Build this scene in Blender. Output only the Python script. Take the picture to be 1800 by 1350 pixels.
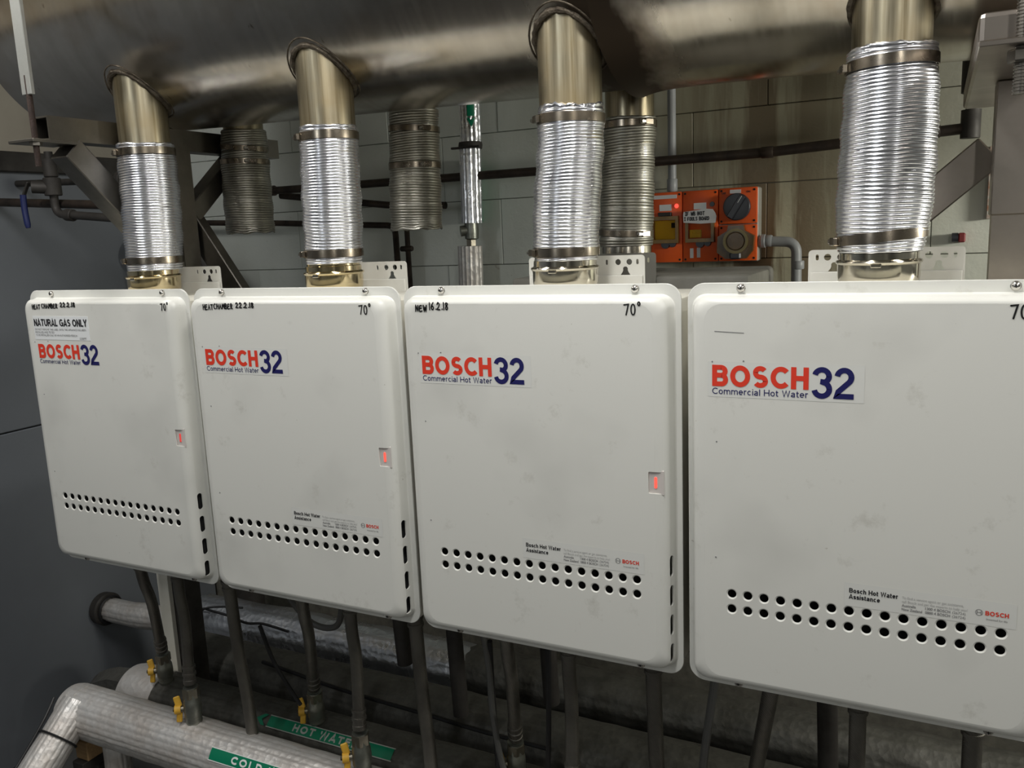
import bpy, bmesh, math, random
from mathutils import Vector, Matrix
random.seed(7)
S = bpy.context.scene
for o in list(bpy.data.objects): bpy.data.objects.remove(o)
C = S.collection

# ------------------------------------------------------------ camera
cd = bpy.data.cameras.new('camera'); cam = bpy.data.objects.new('camera', cd); C.objects.link(cam)
yaw, pitch, roll = -0.4637, -0.1770, -0.0423
fw = Vector((math.sin(yaw)*math.cos(pitch), math.cos(yaw)*math.cos(pitch), math.sin(pitch)))
r0 = Vector((math.cos(yaw), -math.sin(yaw), 0)); u0 = r0.cross(fw)
rt = r0*math.cos(roll) + u0*math.sin(roll); up = -r0*math.sin(roll) + u0*math.cos(roll)
cam.matrix_world = Matrix(((rt.x, up.x, -fw.x, 1.7546), (rt.y, up.y, -fw.y, -1.1672), (rt.z, up.z, -fw.z, 1.6386), (0, 0, 0, 1)))
cd.sensor_fit = 'HORIZONTAL'; cd.sensor_width = 36; cd.lens = 30.0; cd.clip_start = .02
S.camera = cam

# ------------------------------------------------------------ world, lights, exposure
W = bpy.data.worlds.new('world'); S.world = W; W.use_nodes = True
W.node_tree.nodes['Background'].inputs[0].default_value = (.55, .6, .62, 1)
W.node_tree.nodes['Background'].inputs[1].default_value = .03
S.view_settings.view_transform = 'Standard'; S.view_settings.look = 'None'
S.view_settings.exposure = 0.42; S.view_settings.gamma = 1; S.view_settings.use_curve_mapping = False

def area(name, loc, sx, sy, power, col, target=None, spread=180):
    l = bpy.data.lights.new(name, 'AREA'); l.shape = 'RECTANGLE'; l.size = sx; l.size_y = sy
    l.energy = power; l.color = col; l.spread = math.radians(spread)
    o = bpy.data.objects.new(name, l); C.objects.link(o); o.location = loc
    d = (Vector(target) - Vector(loc)) if target else Vector((0, 0, -1))
    o.rotation_euler = d.to_track_quat('-Z', 'Y').to_euler()
    return o
area('tube_light', (.05, -.48, 2.52), .12, .80, 11, (1, .98, .95))
area('tube_light', (1.35, -.48, 2.52), .12, .80, 11.5, (1, .98, .95))
area('tube_light', (2.75, -.48, 2.52), .12, .80, 12, (1, .98, .94))
area('tube_light', (.5, -2.5, 2.28), .14, 1.2, 5, (.93, .97, 1), (.7, 0, 1.6))
area('tube_light', (2.9, -2.5, 2.28), .14, 1.2, 5.5, (1, .98, .92), (2.2, 0, 1.6))
area('added_wall_light', (3.1, .72, 1.74), .3, .15, 12, (1, .98, .88), (0, 1.15, 1.6))  # added lamp without a known source, brightens the block wall from the right

# ------------------------------------------------------------ materials
def nn(nt, t, **kw):
    n = nt.nodes.new(t)
    for k, v in kw.items():
        if k.startswith('i_'): n.inputs[k[2:].replace('_', ' ')].default_value = v
        else: setattr(n, k, v)
    return n
def ramp(nt, fac, stops):
    r = nt.nodes.new('ShaderNodeValToRGB'); e = r.color_ramp.elements
    while len(e) < len(stops): e.new(.5)
    for q, (p, c) in zip(e, stops):
        q.position = p; q.color = tuple(c)+(1,) if hasattr(c, '__len__') else (c, c, c, 1)
    nt.links.new(fac, r.inputs[0]); return r.outputs[0]
def noise(nt, vec, scale, detail=4, rough=.55, stretch=(1, 1, 1)):
    m = nt.nodes.new('ShaderNodeMapping'); m.inputs['Scale'].default_value = stretch; nt.links.new(vec, m.inputs[0])
    n = nt.nodes.new('ShaderNodeTexNoise'); n.inputs['Scale'].default_value = scale
    n.inputs['Detail'].default_value = detail; n.inputs['Roughness'].default_value = rough
    nt.links.new(m.outputs[0], n.inputs['Vector']); return n.outputs['Fac']
def mixc(nt, f, a, b, mode='MIX'):
    m = nt.nodes.new('ShaderNodeMix'); m.data_type = 'RGBA'; m.blend_type = mode
    for i, v in ((0, f), (6, a), (7, b)):
        if hasattr(v, 'links'): nt.links.new(v, m.inputs[i])
        elif i == 0: m.inputs[0].default_value = v
        else: m.inputs[i].default_value = tuple(v)+(1,)
    return m.outputs[2]
def base_mat(name, col, rough=.5, metal=0, coat=0, emit=None, es=1, trans=0, alpha=1):
    m = bpy.data.materials.new(name); m.use_nodes = True; nt = m.node_tree; b = nt.nodes['Principled BSDF']
    b.inputs['Base Color'].default_value = tuple(col)+(1,); b.inputs['Roughness'].default_value = rough
    b.inputs['Metallic'].default_value = metal; b.inputs['Coat Weight'].default_value = coat
    if trans: b.inputs['Transmission Weight'].default_value = trans
    if emit: b.inputs['Emission Color'].default_value = tuple(emit)+(1,); b.inputs['Emission Strength'].default_value = es
    return m, nt, b
def bump(nt, b, h, strength=.3, dist=.002):
    n = nt.nodes.new('ShaderNodeBump'); n.inputs['Strength'].default_value = strength; n.inputs['Distance'].default_value = dist
    nt.links.new(h, n.inputs['Height']); nt.links.new(n.outputs[0], b.inputs['Normal'])
def grain(name, c1, c2, scale=8, rough=(.4, .6), metal=0, stretch=(1, 1, 1), bstr=.2, bdist=.001, bscale=None, detail=5, world=False, coat=0):
    """two colours mixed by noise, varied roughness, fine relief"""
    m, nt, b = base_mat(name, c1, rough[0], metal, coat)
    tc = nt.nodes.new('ShaderNodeNewGeometry').outputs['Position'] if world else nt.nodes.new('ShaderNodeTexCoord').outputs['Object']
    n = noise(nt, tc, scale, detail, .6, stretch)
    nt.links.new(ramp(nt, n, [(.32, c1), (.68, c2)]), b.inputs['Base Color'])
    nt.links.new(ramp(nt, n, [(.3, rough[0]), (.7, rough[1])]), b.inputs['Roughness'])
    if bstr: bump(nt, b, noise(nt, tc, bscale or scale*6, 4, .6, stretch), bstr, bdist)
    return m

# painted steel of the heaters: off-white, a few grey smudges
def panel_mat(name, col, seed):
    m, nt, b = base_mat(name, col, .38)
    tc = nt.nodes.new('ShaderNodeTexCoord').outputs['Object']
    mp = nt.nodes.new('ShaderNodeMapping'); mp.inputs['Location'].default_value = (seed*3.1, seed*1.7, seed*2.3); nt.links.new(tc, mp.inputs[0]); v = mp.outputs[0]
    big = ramp(nt, noise(nt, v, 5, 3, .5), [(.55, 0.0), (.8, 1.0)])
    c = mixc(nt, big, col, [q*.86 for q in col])
    sm = ramp(nt, noise(nt, v, 16, 6, .7), [(.60, 0.0), (.78, .85)])
    c = mixc(nt, sm, c, (.50, .49, .44))
    sp = ramp(nt, noise(nt, v, 120, 2, .5), [(.76, 0.0), (.8, .55)])
    c = mixc(nt, sp, c, (.34, .31, .26))
    nt.links.new(c, b.inputs['Base Color'])
    bump(nt, b, noise(nt, v, 500, 2, .5), .08, .0004)
    return m
M = {}
for k in range(4): M['panel%d' % k] = panel_mat('heater paint', (.70, .70, .655), k+1)
M['casing'] = grain('casing paint', (.66, .65, .58), (.58, .56, .48), 9, (.4, .55), 0, bstr=.05)
M['bracket'] = grain('bracket enamel', (.70, .69, .64), (.62, .61, .56), 12, (.35, .5), 0, bstr=.04)
M['rear_shaded'] = grain('shade darkened enamel', (.20, .195, .17), (.13, .125, .105), 9, (.6, .8), 0, bstr=.05)  # enamel colour darkened for the shadow around the rear heater
M['inside'] = base_mat('dark cavity', (.012, .012, .012), .9)[0]
M['red'] = base_mat('red print', (.72, .045, .02), .45)[0]
M['navy'] = base_mat('navy print', (.012, .012, .10), .4)[0]
M['black'] = base_mat('black print', (.015, .015, .018), .5)[0]
M['ink'] = base_mat('marker ink', (.012, .012, .012), .35)[0]
M['greyprint'] = base_mat('grey print', (.22, .22, .22), .5)[0]
M['softprint'] = base_mat('pale grey print', (.42, .42, .41), .5)[0]
M['sticker'] = base_mat('glossy sticker', (.76, .78, .78), .22)[0]
M['clearsticker'] = base_mat('clear sticker film', (.69, .695, .66), .2)[0]
M['lens'] = base_mat('milky lens', (.60, .56, .53), .4)[0]
M['led'] = base_mat('lit red lamp', (.9, .08, .06), .4, emit=(1, .09, .06), es=.85)[0]
M['led_dim'] = base_mat('dim red lamp', (.6, .07, .06), .4, emit=(1, .06, .05), es=.3)[0]
M['chrome'] = grain('screw steel', (.62, .60, .56), (.4, .38, .35), 80, (.2, .35), 1, bstr=.1)
M['alu'] = grain('ribbed aluminium foil', (.86, .87, .91), (.80, .81, .85), 12, (.20, .30), .96, bstr=.0, bdist=.0012, bscale=70)
M['alu_dull'] = grain('dusty ribbed aluminium', (.50, .49, .44), (.33, .32, .28), 24, (.32, .5), 1, bstr=.4, bdist=.0012, bscale=70)
M['clamp'] = grain('clamp band steel', (.34, .30, .245), (.22, .185, .14), 25, (.22, .34), 1, bstr=.05)
M['gold'] = grain('heat gilded steel', (.72, .60, .36), (.58, .50, .36), 14, (.10, .24), 1, bstr=.05)
M['silver'] = grain('bright flue steel', (.66, .62, .52), (.52, .49, .43), 14, (.10, .24), 1, bstr=.05)
M['weld'] = grain('scorched weld', (.20, .17, .13), (.07, .055, .04), 60, (.35, .7), .8, bstr=.8, bdist=.003)
M['frame'] = grain('dull stainless section', (.26, .245, .22), (.17, .16, .14), 10, (.32, .46), 1, bstr=.08)
M['frame_r'] = grain('brushed stainless section', (.40, .36, .32), (.28, .25, .22), 7, (.30, .44), 1, bstr=.08)
M['darksteel'] = grain('grimy dark steel', (.06, .055, .05), (.03, .027, .024), 12, (.5, .75), .3, bstr=.2)
M['pipe_brown'] = grain('grimy copper pipe', (.075, .055, .042), (.035, .028, .024), 18, (.4, .65), .5, bstr=.15)
M['rust'] = grain('rusted rod', (.048, .027, .02), (.03, .02, .016), 60, (.6, .8), .3, bstr=.8, bdist=.002)
M['strap'] = grain('weathered rod guard', (.42, .43, .41), (.34, .34, .31), 14, (.4, .6), .6, bstr=.2)
M['orange'] = grain('orange switchgear', (.90, .135, .02), (.78, .105, .018), 14, (.3, .45), 0, bstr=.05)
M['switchgrey'] = grain('grey switchgear base', (.38, .37, .33), (.3, .29, .25), 12, (.4, .6), 0, bstr=.05)
M['knob'] = base_mat('charcoal knob', (.035, .037, .045), .35)[0]
M['yellow'] = grain('yellow breaker face', (.72, .60, .08), (.6, .5, .07), 20, (.4, .5), 0, bstr=0)
M['handle'] = grain('yellow valve handle', (.80, .47, .05), (.65, .36, .035), 40, (.4, .6), 0, bstr=.05)
M['blue'] = base_mat('blue grip', (.012, .02, .10), .45)[0]
M['green'] = base_mat('green pipe label', (.0, .19, .095), .35)[0]
M['white'] = base_mat('white print', (.78, .80, .78), .4)[0]
M['paper'] = base_mat('torn paper', (.74, .74, .75), .7)[0]
M['conduit'] = grain('grey conduit', (.40, .42, .43), (.30, .31, .32), 10, (.35, .5), 0, bstr=.05)
M['brass'] = grain('dull brass fitting', (.36, .33, .26), (.24, .22, .18), 30, (.3, .5), 1, bstr=.1)
M['greyfit'] = grain('plated valve body', (.34, .35, .31), (.22, .23, .20), 40, (.3, .5), .9, bstr=.1)
M['cable'] = base_mat('black cable', (.010, .010, .011), .5)[0]
M['greycable'] = base_mat('grey hose', (.10, .10, .095), .5)[0]
M['wood'] = grain('timber block', (.42, .27, .13), (.30, .19, .09), 20, (.7, .8), 0, stretch=(1, 8, 8), bstr=.3)
M['floor'] = grain('concrete floor', (.105, .105, .10), (.06, .06, .058), 3, (.55, .8), 0, bstr=.3, world=True)
M['ceiling'] = grain('painted ceiling', (.40, .39, .36), (.32, .31, .28), 2, (.8, .9), 0, bstr=.1, world=True)
M['leftwall'] = grain('blue grey sheet', (.17, .185, .205), (.145, .158, .175), 2, (.5, .62), 0, bstr=.06, world=True)
M['beige'] = grain('beige upper wall', (.38, .35, .29), (.32, .29, .24), 3, (.8, .9), 0, bstr=.1, world=True)
M['plainwall'] = grain('plain painted wall', (.42, .43, .41), (.34, .35, .33), 2, (.7, .9), 0, bstr=.1, world=True)

def amber():
    m, nt, b = base_mat('smoky amber cover', (.30, .19, .045), .15)
    b.inputs['Base Color'].default_value = (.85, .68, .34, 1); b.inputs['Transmission Weight'].default_value = 1; b.inputs['IOR'].default_value = 1.15
    return m
M['amber'] = amber()
M['amberframe'] = grain('amber plastic', (.24, .14, .025), (.16, .09, .02), 30, (.25, .4), 0, bstr=0)
M['amberdark'] = grain('dark amber plastic', (.13, .075, .02), (.08, .05, .018), 30, (.2, .35), 0, bstr=0)
M['olive'] = grain('olive ring plastic', (.24, .19, .06), (.17, .13, .04), 30, (.3, .4), 0, bstr=0)

def braid():
    m, nt, b = base_mat('braided hose', (.25, .23, .2), .45, .8)
    tc = nt.nodes.new('ShaderNodeTexCoord').outputs['Object']
    n = noise(nt, tc, 9, 4, .6)
    nt.links.new(ramp(nt, n, [(.3, (.21, .20, .175)), (.7, (.12, .112, .10))]), b.inputs['Base Color'])
    w1 = nn(nt, 'ShaderNodeTexWave', wave_type='BANDS', bands_direction='DIAGONAL'); w1.inputs['Scale'].default_value = 160
    nt.links.new(tc, w1.inputs[0]); bump(nt, b, w1.outputs['Fac'], .35, .001)
    return m
M['braid'] = braid()

def manifold_mat():
    m, nt, b = base_mat('brushed flue steel', (.4, .38, .33), .3, 1)
    P = nt.nodes.new('ShaderNodeNewGeometry').outputs['Position']
    s1 = noise(nt, P, 1, 4, .6, (90, 5, 5)); s2 = noise(nt, P, 5, 5, .6); s3 = noise(nt, P, 1, 3, .6, (22, 3, 3))
    c = ramp(nt, s2, [(.3, (.45, .415, .37)), (.55, (.57, .53, .465)), (.75, (.46, .40, .32))])
    c = mixc(nt, ramp(nt, s3, [(.45, 0.0), (.75, .3)]), c, (.28, .25, .20))
    dots = ramp(nt, noise(nt, P, 70, 2, .5, (1, .5, .5)), [(.73, 0.0), (.78, .7)])
    c = mixc(nt, dots, c, (.17, .14, .10))
    # scorched band at the joint between the two lengths
    sx = nt.nodes.new('ShaderNodeSeparateXYZ'); nt.links.new(P, sx.inputs[0])
    ad = nn(nt, 'ShaderNodeMath', operation='MULTIPLY_ADD'); nt.links.new(noise(nt, P, 12, 4, .6, (1, .6, .6)), ad.inputs[0]); ad.inputs[1].default_value = .16; nt.links.new(sx.outputs[0], ad.inputs[2])
    sub = nn(nt, 'ShaderNodeMath', operation='SUBTRACT'); nt.links.new(ad.outputs[0], sub.inputs[0]); sub.inputs[1].default_value = 1.355
    ab = nn(nt, 'ShaderNodeMath', operation='ABSOLUTE'); nt.links.new(sub.outputs[0], ab.inputs[0])
    band = ramp(nt, ab.outputs[0], [(.035, 1.0), (.12, 0.0)])
    c = mixc(nt, ramp(nt, noise(nt, P, 3.2, 4, .6), [(.5, 0.0), (.66, .65)]), c, (.34, .25, .17))
    c = mixc(nt, band, c, (.060, .046, .034))
    nt.links.new(c, b.inputs['Base Color'])
    nt.links.new(mixc(nt, band, ramp(nt, s1, [(.3, .18), (.7, .27)]), (.6, .6, .6)), b.inputs['Roughness'])
    bump(nt, b, s1, .07, .0005)
    return m
M['manifold'] = manifold_mat()
def stub_mat():
    m, nt, b = base_mat('heat tinted stub steel', (.5, .43, .3), .25, 1)
    P = nt.nodes.new('ShaderNodeNewGeometry').outputs['Position']
    s = noise(nt, P, 1, 4, .65, (130, 130, 4)); g = noise(nt, P, 11, 3, .5)
    c = ramp(nt, s, [(.3, (.20, .165, .10)), (.5, (.34, .30, .21)), (.7, (.42, .38, .28))])
    c = mixc(nt, ramp(nt, g, [(.45, 0.0), (.7, .5)]), c, (.33, .25, .13))
    nt.links.new(c, b.inputs['Base Color']); nt.links.new(ramp(nt, g, [(.3, .30), (.7, .48)]), b.inputs['Roughness'])
    bump(nt, b, s, .12, .0006); return m
M['stub'] = stub_mat()
def foil_mat(name, c1, c2, rough, metal=.85):
    m, nt, b = base_mat(name, c1, rough, metal)
    P = nt.nodes.new('ShaderNodeNewGeometry').outputs['Position']
    n = noise(nt, P, 14, 6, .65)
    nt.links.new(ramp(nt, n, [(.35, c1), (.65, c2)]), b.inputs['Base Color'])
    nt.links.new(ramp(nt, n, [(.3, rough), (.7, rough+.18)]), b.inputs['Roughness'])
    v = nt.nodes.new('ShaderNodeTexVoronoi'); v.inputs['Scale'].default_value = 60; nt.links.new(P, v.inputs['Vector'])
    ad = nn(nt, 'ShaderNodeMath', operation='ADD'); nt.links.new(v.outputs['Distance'], ad.inputs[0]); nt.links.new(noise(nt, P, 45, 4, .6), ad.inputs[1])
    bump(nt, b, ad.outputs[0], .35, .004); return m
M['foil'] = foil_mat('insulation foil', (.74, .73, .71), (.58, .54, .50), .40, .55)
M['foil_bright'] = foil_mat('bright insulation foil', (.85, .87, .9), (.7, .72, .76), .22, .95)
M['foil_shaded'] = foil_mat('shade darkened insulation foil', (.15, .147, .13), (.085, .083, .073), .5, .6)  # foil colour darkened to stand in for the shade under the heaters

def block_mat():
    m, nt, b = base_mat('painted blockwork', (.6, .62, .58), .55)
    P = nt.nodes.new('ShaderNodeNewGeometry').outputs['Position']
    sx = nt.nodes.new('ShaderNodeSeparateXYZ'); nt.links.new(P, sx.inputs[0])
    paint = ramp(nt, noise(nt, P, 3.5, 4, .55), [(.35, (.72, .76, .72)), (.65, (.64, .68, .63))])
    def M1(op, a, bb, c=None):
        n = nn(nt, 'ShaderNodeMath', operation=op)
        for i, v in enumerate((a, bb, c)):
            if v is None: continue
            if hasattr(v, 'links'): nt.links.new(v, n.inputs[i])
            else: n.inputs[i].default_value = v
        return n.outputs[0]
    # beige discolouration right of x = .95, rust runs (vertical) around x 1.0 - 1.45
    edge = M1('MULTIPLY_ADD', noise(nt, P, 5, 3, .5), .3, sx.outputs[0])
    beige = ramp(nt, M1('SUBTRACT', edge, .95), [(.1, 0.0), (.3, 1.0)])
    far = ramp(nt, M1('SUBTRACT', edge, 1.55), [(.1, 1.0), (.4, .35)])
    fb = M1('MULTIPLY', beige, far)
    c = mixc(nt, fb, paint, (.62, .59, .43))
    runs = noise(nt, P, 1, 5, .65, (9, 1, .8))
    d = M1('ABSOLUTE', M1('SUBTRACT', sx.outputs[0], 1.33), 0.0)
    near = ramp(nt, d, [(.05, 1.0), (.30, 0.0)])
    rr = M1('MULTIPLY', ramp(nt, runs, [(.46, 0.0), (.56, 1.0)]), near)
    c = mixc(nt, M1('MULTIPLY', rr, .95), c, (.15, .08, .032))
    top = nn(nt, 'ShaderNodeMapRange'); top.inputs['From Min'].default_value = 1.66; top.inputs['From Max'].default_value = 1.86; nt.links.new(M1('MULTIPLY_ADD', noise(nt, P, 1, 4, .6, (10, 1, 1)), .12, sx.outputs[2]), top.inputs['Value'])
    c = mixc(nt, M1('MULTIPLY', M1('MULTIPLY', top.outputs[0], ramp(nt, M1('SUBTRACT', edge, .95), [(.1, .0), (.3, 1.0)])), .62), c, (.20, .185, .13))  # upper right wall darkened in colour: grime plus shade under the manifold
    c = mixc(nt, ramp(nt, noise(nt, P, 26, 5, .7), [(.66, 0.0), (.74, .5)]), c, (.26, .22, .14))
    nt.links.new(c, b.inputs['Base Color'])
    bump(nt, b, noise(nt, P, 60, 5, .65), .35, .003)
    return m
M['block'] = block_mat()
M['mortar'] = grain('mortar joint', (.20, .19, .155), (.12, .115, .095), 30, (.8, .9), 0, bstr=.4, world=True)

# ------------------------------------------------------------ mesh helpers
def tag(o, label=None, cat=None, group=None, kind=None):
    if label: o['label'] = label
    if cat: o['category'] = cat
    if group: o['group'] = group
    if kind: o['kind'] = kind
    return o
def thing(name, label, cat, loc=(0, 0, 0), group=None):
    o = bpy.data.objects.new(name, None); C.objects.link(o); o.location = loc; o.empty_display_size = .05
    return tag(o, label, cat, group)
def obj(name, bm, mat, parent=None, angle=32, smooth=True, loc=None):
    bmesh.ops.recalc_face_normals(bm, faces=bm.faces)
    me = bpy.data.meshes.new(name); bm.to_mesh(me); bm.free()
    if smooth:
        me.shade_smooth(); me.set_sharp_from_angle(angle=math.radians(angle))
    me.materials.append(mat)
    return link(name, me, parent, loc)
def link(name, me, parent=None, loc=None):
    o = bpy.data.objects.new(name, me); C.objects.link(o)
    if parent is not None:
        o.parent = parent
        off = Vector((0, 0, 0)); p = parent
        while p is not None: off += p.location; p = p.parent
        if loc is None: o.location = -off       # mesh was written in world coordinates
        else: o.location = loc
    elif loc is not None: o.location = loc
    return o
def origin_to(o, p):
    """move a top-level mesh object's origin to p without moving the mesh"""
    p = Vector(p); o.data.transform(Matrix.Translation(-p)); o.location = p; return o
def box(bm, lo, hi, bev=0, rot=None, seg=1):
    lo = Vector(lo); hi = Vector(hi); c = (lo+hi)/2; s = hi-lo
    r = bmesh.ops.create_cube(bm, size=1); vs = r['verts']
    bmesh.ops.scale(bm, vec=s, verts=vs)
    if bev:
        es = list({e for v in vs for e in v.link_edges})
        rb = bmesh.ops.bevel(bm, geom=es, offset=min(bev, min(s)*.45), segments=seg, profile=.5, affect='EDGES')
        vs = list({v for f in rb['faces'] for v in f.verts} | {v for v in vs if v.is_valid})
    if rot is not None: bmesh.ops.transform(bm, matrix=rot.to_4x4(), verts=vs)
    bmesh.ops.translate(bm, vec=c, verts=vs); return bm
def nb(): return bmesh.new()
def rot_to(d, up=(0, 0, 1)):
    """matrix whose X axis is d"""
    x = Vector(d).normalized(); u = Vector(up)
    if abs(x.dot(u)) > .98: u = Vector((1, 0, 0))
    y = u.cross(x).normalized(); z = x.cross(y)
    return Matrix(((x.x, y.x, z.x), (x.y, y.y, z.y), (x.z, y.z, z.z)))
def bar(bm, a, b, w, h, bev=.003, up=(0, 0, 1)):
    a = Vector(a); b = Vector(b); R = rot_to(b-a, up); L = (b-a).length; c = (a+b)/2
    t = nb(); box(t, (-L/2, -w/2, -h/2), (L/2, w/2, h/2), bev)
    bmesh.ops.transform(t, matrix=Matrix.Translation(c) @ R.to_4x4(), verts=t.verts)
    merge(bm, t); return bm
def merge(bm, t):
    me = bpy.data.meshes.new('tmp'); t.to_mesh(me); t.free(); bm.from_mesh(me); bpy.data.meshes.remove(me)
def hollow(bm, a, b, w, h, t=.004, up=(0, 0, 1)):
    """rectangular hollow section from a to b"""
    a = Vector(a); b = Vector(b); R = rot_to(b-a, up); L = (b-a).length
    rings = []
    for x, k in ((0, 0), (L, 0), (L, t), (0, t)):
        rings.append([bm.verts.new(a + R @ Vector((x, sy*(w/2-k), sz*(h/2-k)))) for sy, sz in ((-1, -1), (1, -1), (1, 1), (-1, 1))])
    for i in range(4):
        p, q = rings[i], rings[(i+1) % 4]
        for j in range(4): bm.faces.new((p[j], p[(j+1) % 4], q[(j+1) % 4], q[j]))
    return bm
def smooth_path(pts, n=6):
    """Catmull-Rom through the points"""
    P = [Vector(p) for p in pts]; out = []
    for i in range(len(P)-1):
        p0 = P[max(i-1, 0)]; p1 = P[i]; p2 = P[i+1]; p3 = P[min(i+2, len(P)-1)]
        for k in range(n):
            t = k/n
            out.append(.5*((2*p1)+(p2-p0)*t+(2*p0-5*p1+4*p2-p3)*t*t+(-p0+3*p1-3*p2+p3)*t**3))
    out.append(P[-1]); return out
def tube(bm, pts, r, n=16, cap=True, rf=None):
    P = [Vector(p) for p in pts]; rings = []; ref = None
    for i, p in enumerate(P):
        d = (P[min(i+1, len(P)-1)] - P[max(i-1, 0)]).normalized()
        if ref is None: ref = Vector((0, 0, 1)) if abs(d.z) < .9 else Vector((1, 0, 0))
        a = (ref - d*ref.dot(d)).normalized(); ref = a; b = d.cross(a)
        rr = r[i] if hasattr(r, '__len__') else r
        rings.append([bm.verts.new(p + (a*math.cos(t)+b*math.sin(t))*(rf(i, t, rr) if rf else rr)) for t in [2*math.pi*k/n for k in range(n)]])
    for p, q in zip(rings, rings[1:]):
        for j in range(n): bm.faces.new((p[j], p[(j+1) % n], q[(j+1) % n], q[j]))
    if cap: bm.faces.new(rings[0][::-1]); bm.faces.new(rings[-1])
    return bm
def elbowpath(a, c, b, rad=.03, n=7):
    a, c, b = Vector(a), Vector(c), Vector(b); p = c+(a-c).normalized()*rad; q = c+(b-c).normalized()*rad
    return [(1-t)**2*p+2*t*(1-t)*c+t*t*q for t in [i/n for i in range(n+1)]]
def ringloop(bm, pts, r, n=10, jit=0):
    """closed tube along pts"""
    P = [Vector(p) for p in pts]; N = len(P); rings = []; c = sum(P, Vector())/N
    for i, p in enumerate(P):
        d = (P[(i+1) % N]-P[i-1]).normalized(); a = (p-c); a = (a-d*a.dot(d)).normalized(); b = d.cross(a)
        rr = r*(1+random.uniform(-jit, jit))
        rings.append([bm.verts.new(p+(a*math.cos(t)+b*math.sin(t))*rr) for t in [2*math.pi*k/n for k in range(n)]])
    for i in range(N):
        p, q = rings[i], rings[(i+1) % N]
        for j in range(n): bm.faces.new((p[j], p[(j+1) % n], q[(j+1) % n], q[j]))
    return bm
def lathe(bm, prof, c, axis='z', n=40, close=False):
    """prof: list of (radius, height)"""
    rings = []
    for r, h in prof:
        ring = []
        for k in range(n):
            t = 2*math.pi*k/n; a, b = r*math.cos(t), r*math.sin(t)
            v = {'z': (a, b, h), 'y': (a, h, b), 'x': (h, a, b)}[axis]
            ring.append(bm.verts.new(Vector(c)+Vector(v)))
        rings.append(ring)
    for p, q in zip(rings, rings[1:]):
        for j in range(n): bm.faces.new((p[j], p[(j+1) % n], q[(j+1) % n], q[j]))
    if close:
        bm.faces.new(rings[0][::-1]); bm.faces.new(rings[-1])
    return bm
def rrect(x0, x1, z0, z1, r, n=6):
    out = []
    for cx, cz, a0 in ((x1-r, z1-r, 0), (x0+r, z1-r, 90), (x0+r, z0+r, 180), (x1-r, z0+r, 270)):
        for k in range(n+1):
            a = math.radians(a0+90*k/n); out.append((cx+r*math.cos(a), cz+r*math.sin(a)))
    return out
def circ(cx, cz, r, n=20, rz=None):
    return [(cx+r*math.cos(2*math.pi*k/n), cz+(rz or r)*math.sin(2*math.pi*k/n)) for k in range(n)]
def plate(bm, outer, holes, y0, y1):
    """flat sheet in the x-z plane between y0 and y1 with real holes"""
    t = nb()
    for loop in [outer]+list(holes):
        vs = [t.verts.new((x, y0, z)) for x, z in loop]
        for i in range(len(vs)): t.edges.new((vs[i], vs[(i+1) % len(vs)]))
    bmesh.ops.triangle_fill(t, use_beauty=True, use_dissolve=False, edges=t.edges[:])
    r = bmesh.ops.extrude_face_region(t, geom=t.faces[:])
    bmesh.ops.translate(t, vec=(0, y1-y0, 0), verts=[v for v in r['geom'] if isinstance(v, bmesh.types.BMVert)])
    bmesh.ops.recalc_face_normals(t, faces=t.faces); merge(bm, t); return bm
def ngon(bm, loop, y):
    bm.faces.new([bm.verts.new((x, y, z)) for x, z in loop]); return bm

# -------- stroke lettering in the x-z plane
def ribbon(bm, pts, w, y, f=None, closed=False, roundcap=False):
    P = [Vector((p[0], p[1])) for p in pts]; N = len(P); L = []; R = []
    for i in range(N):
        if closed: a, b = P[i-1], P[(i+1) % N]
        else: a, b = P[max(i-1, 0)], P[min(i+1, N-1)]
        d1 = (P[i]-a); d2 = (b-P[i])
        if d1.length < 1e-9: d1 = d2
        if d2.length < 1e-9: d2 = d1
        d1.normalize(); d2.normalize(); t = (d1+d2)
        if t.length < 1e-6: t = d1
        t.normalize(); nrm = Vector((-t.y, t.x)); k = 1/max(.45, nrm.dot(Vector((-d1.y, d1.x))))
        L.append(P[i]+nrm*w/2*k); R.append(P[i]-nrm*w/2*k)
    f = f or (lambda q: (q.x, y, q.y))
    vl = [bm.verts.new(f(q)) for q in L]; vr = [bm.verts.new(f(q)) for q in R]
    for i in range(N if closed else N-1):
        j = (i+1) % N; bm.faces.new((vl[i], vl[j], vr[j], vr[i]))
    if roundcap:
        for p in (P[0], P[-1]):
            bm.faces.new([bm.verts.new(f(p+Vector((math.cos(a), math.sin(a)))*w/2)) for a in [2*math.pi*k/8 for k in range(8)]])
def arc(cx, cy, rx, ry, a0, a1, n=14):
    return [(cx+rx*math.cos(math.radians(a0+(a1-a0)*k/n)), cy+ry*math.sin(math.radians(a0+(a1-a0)*k/n))) for k in range(n+1)]
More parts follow.
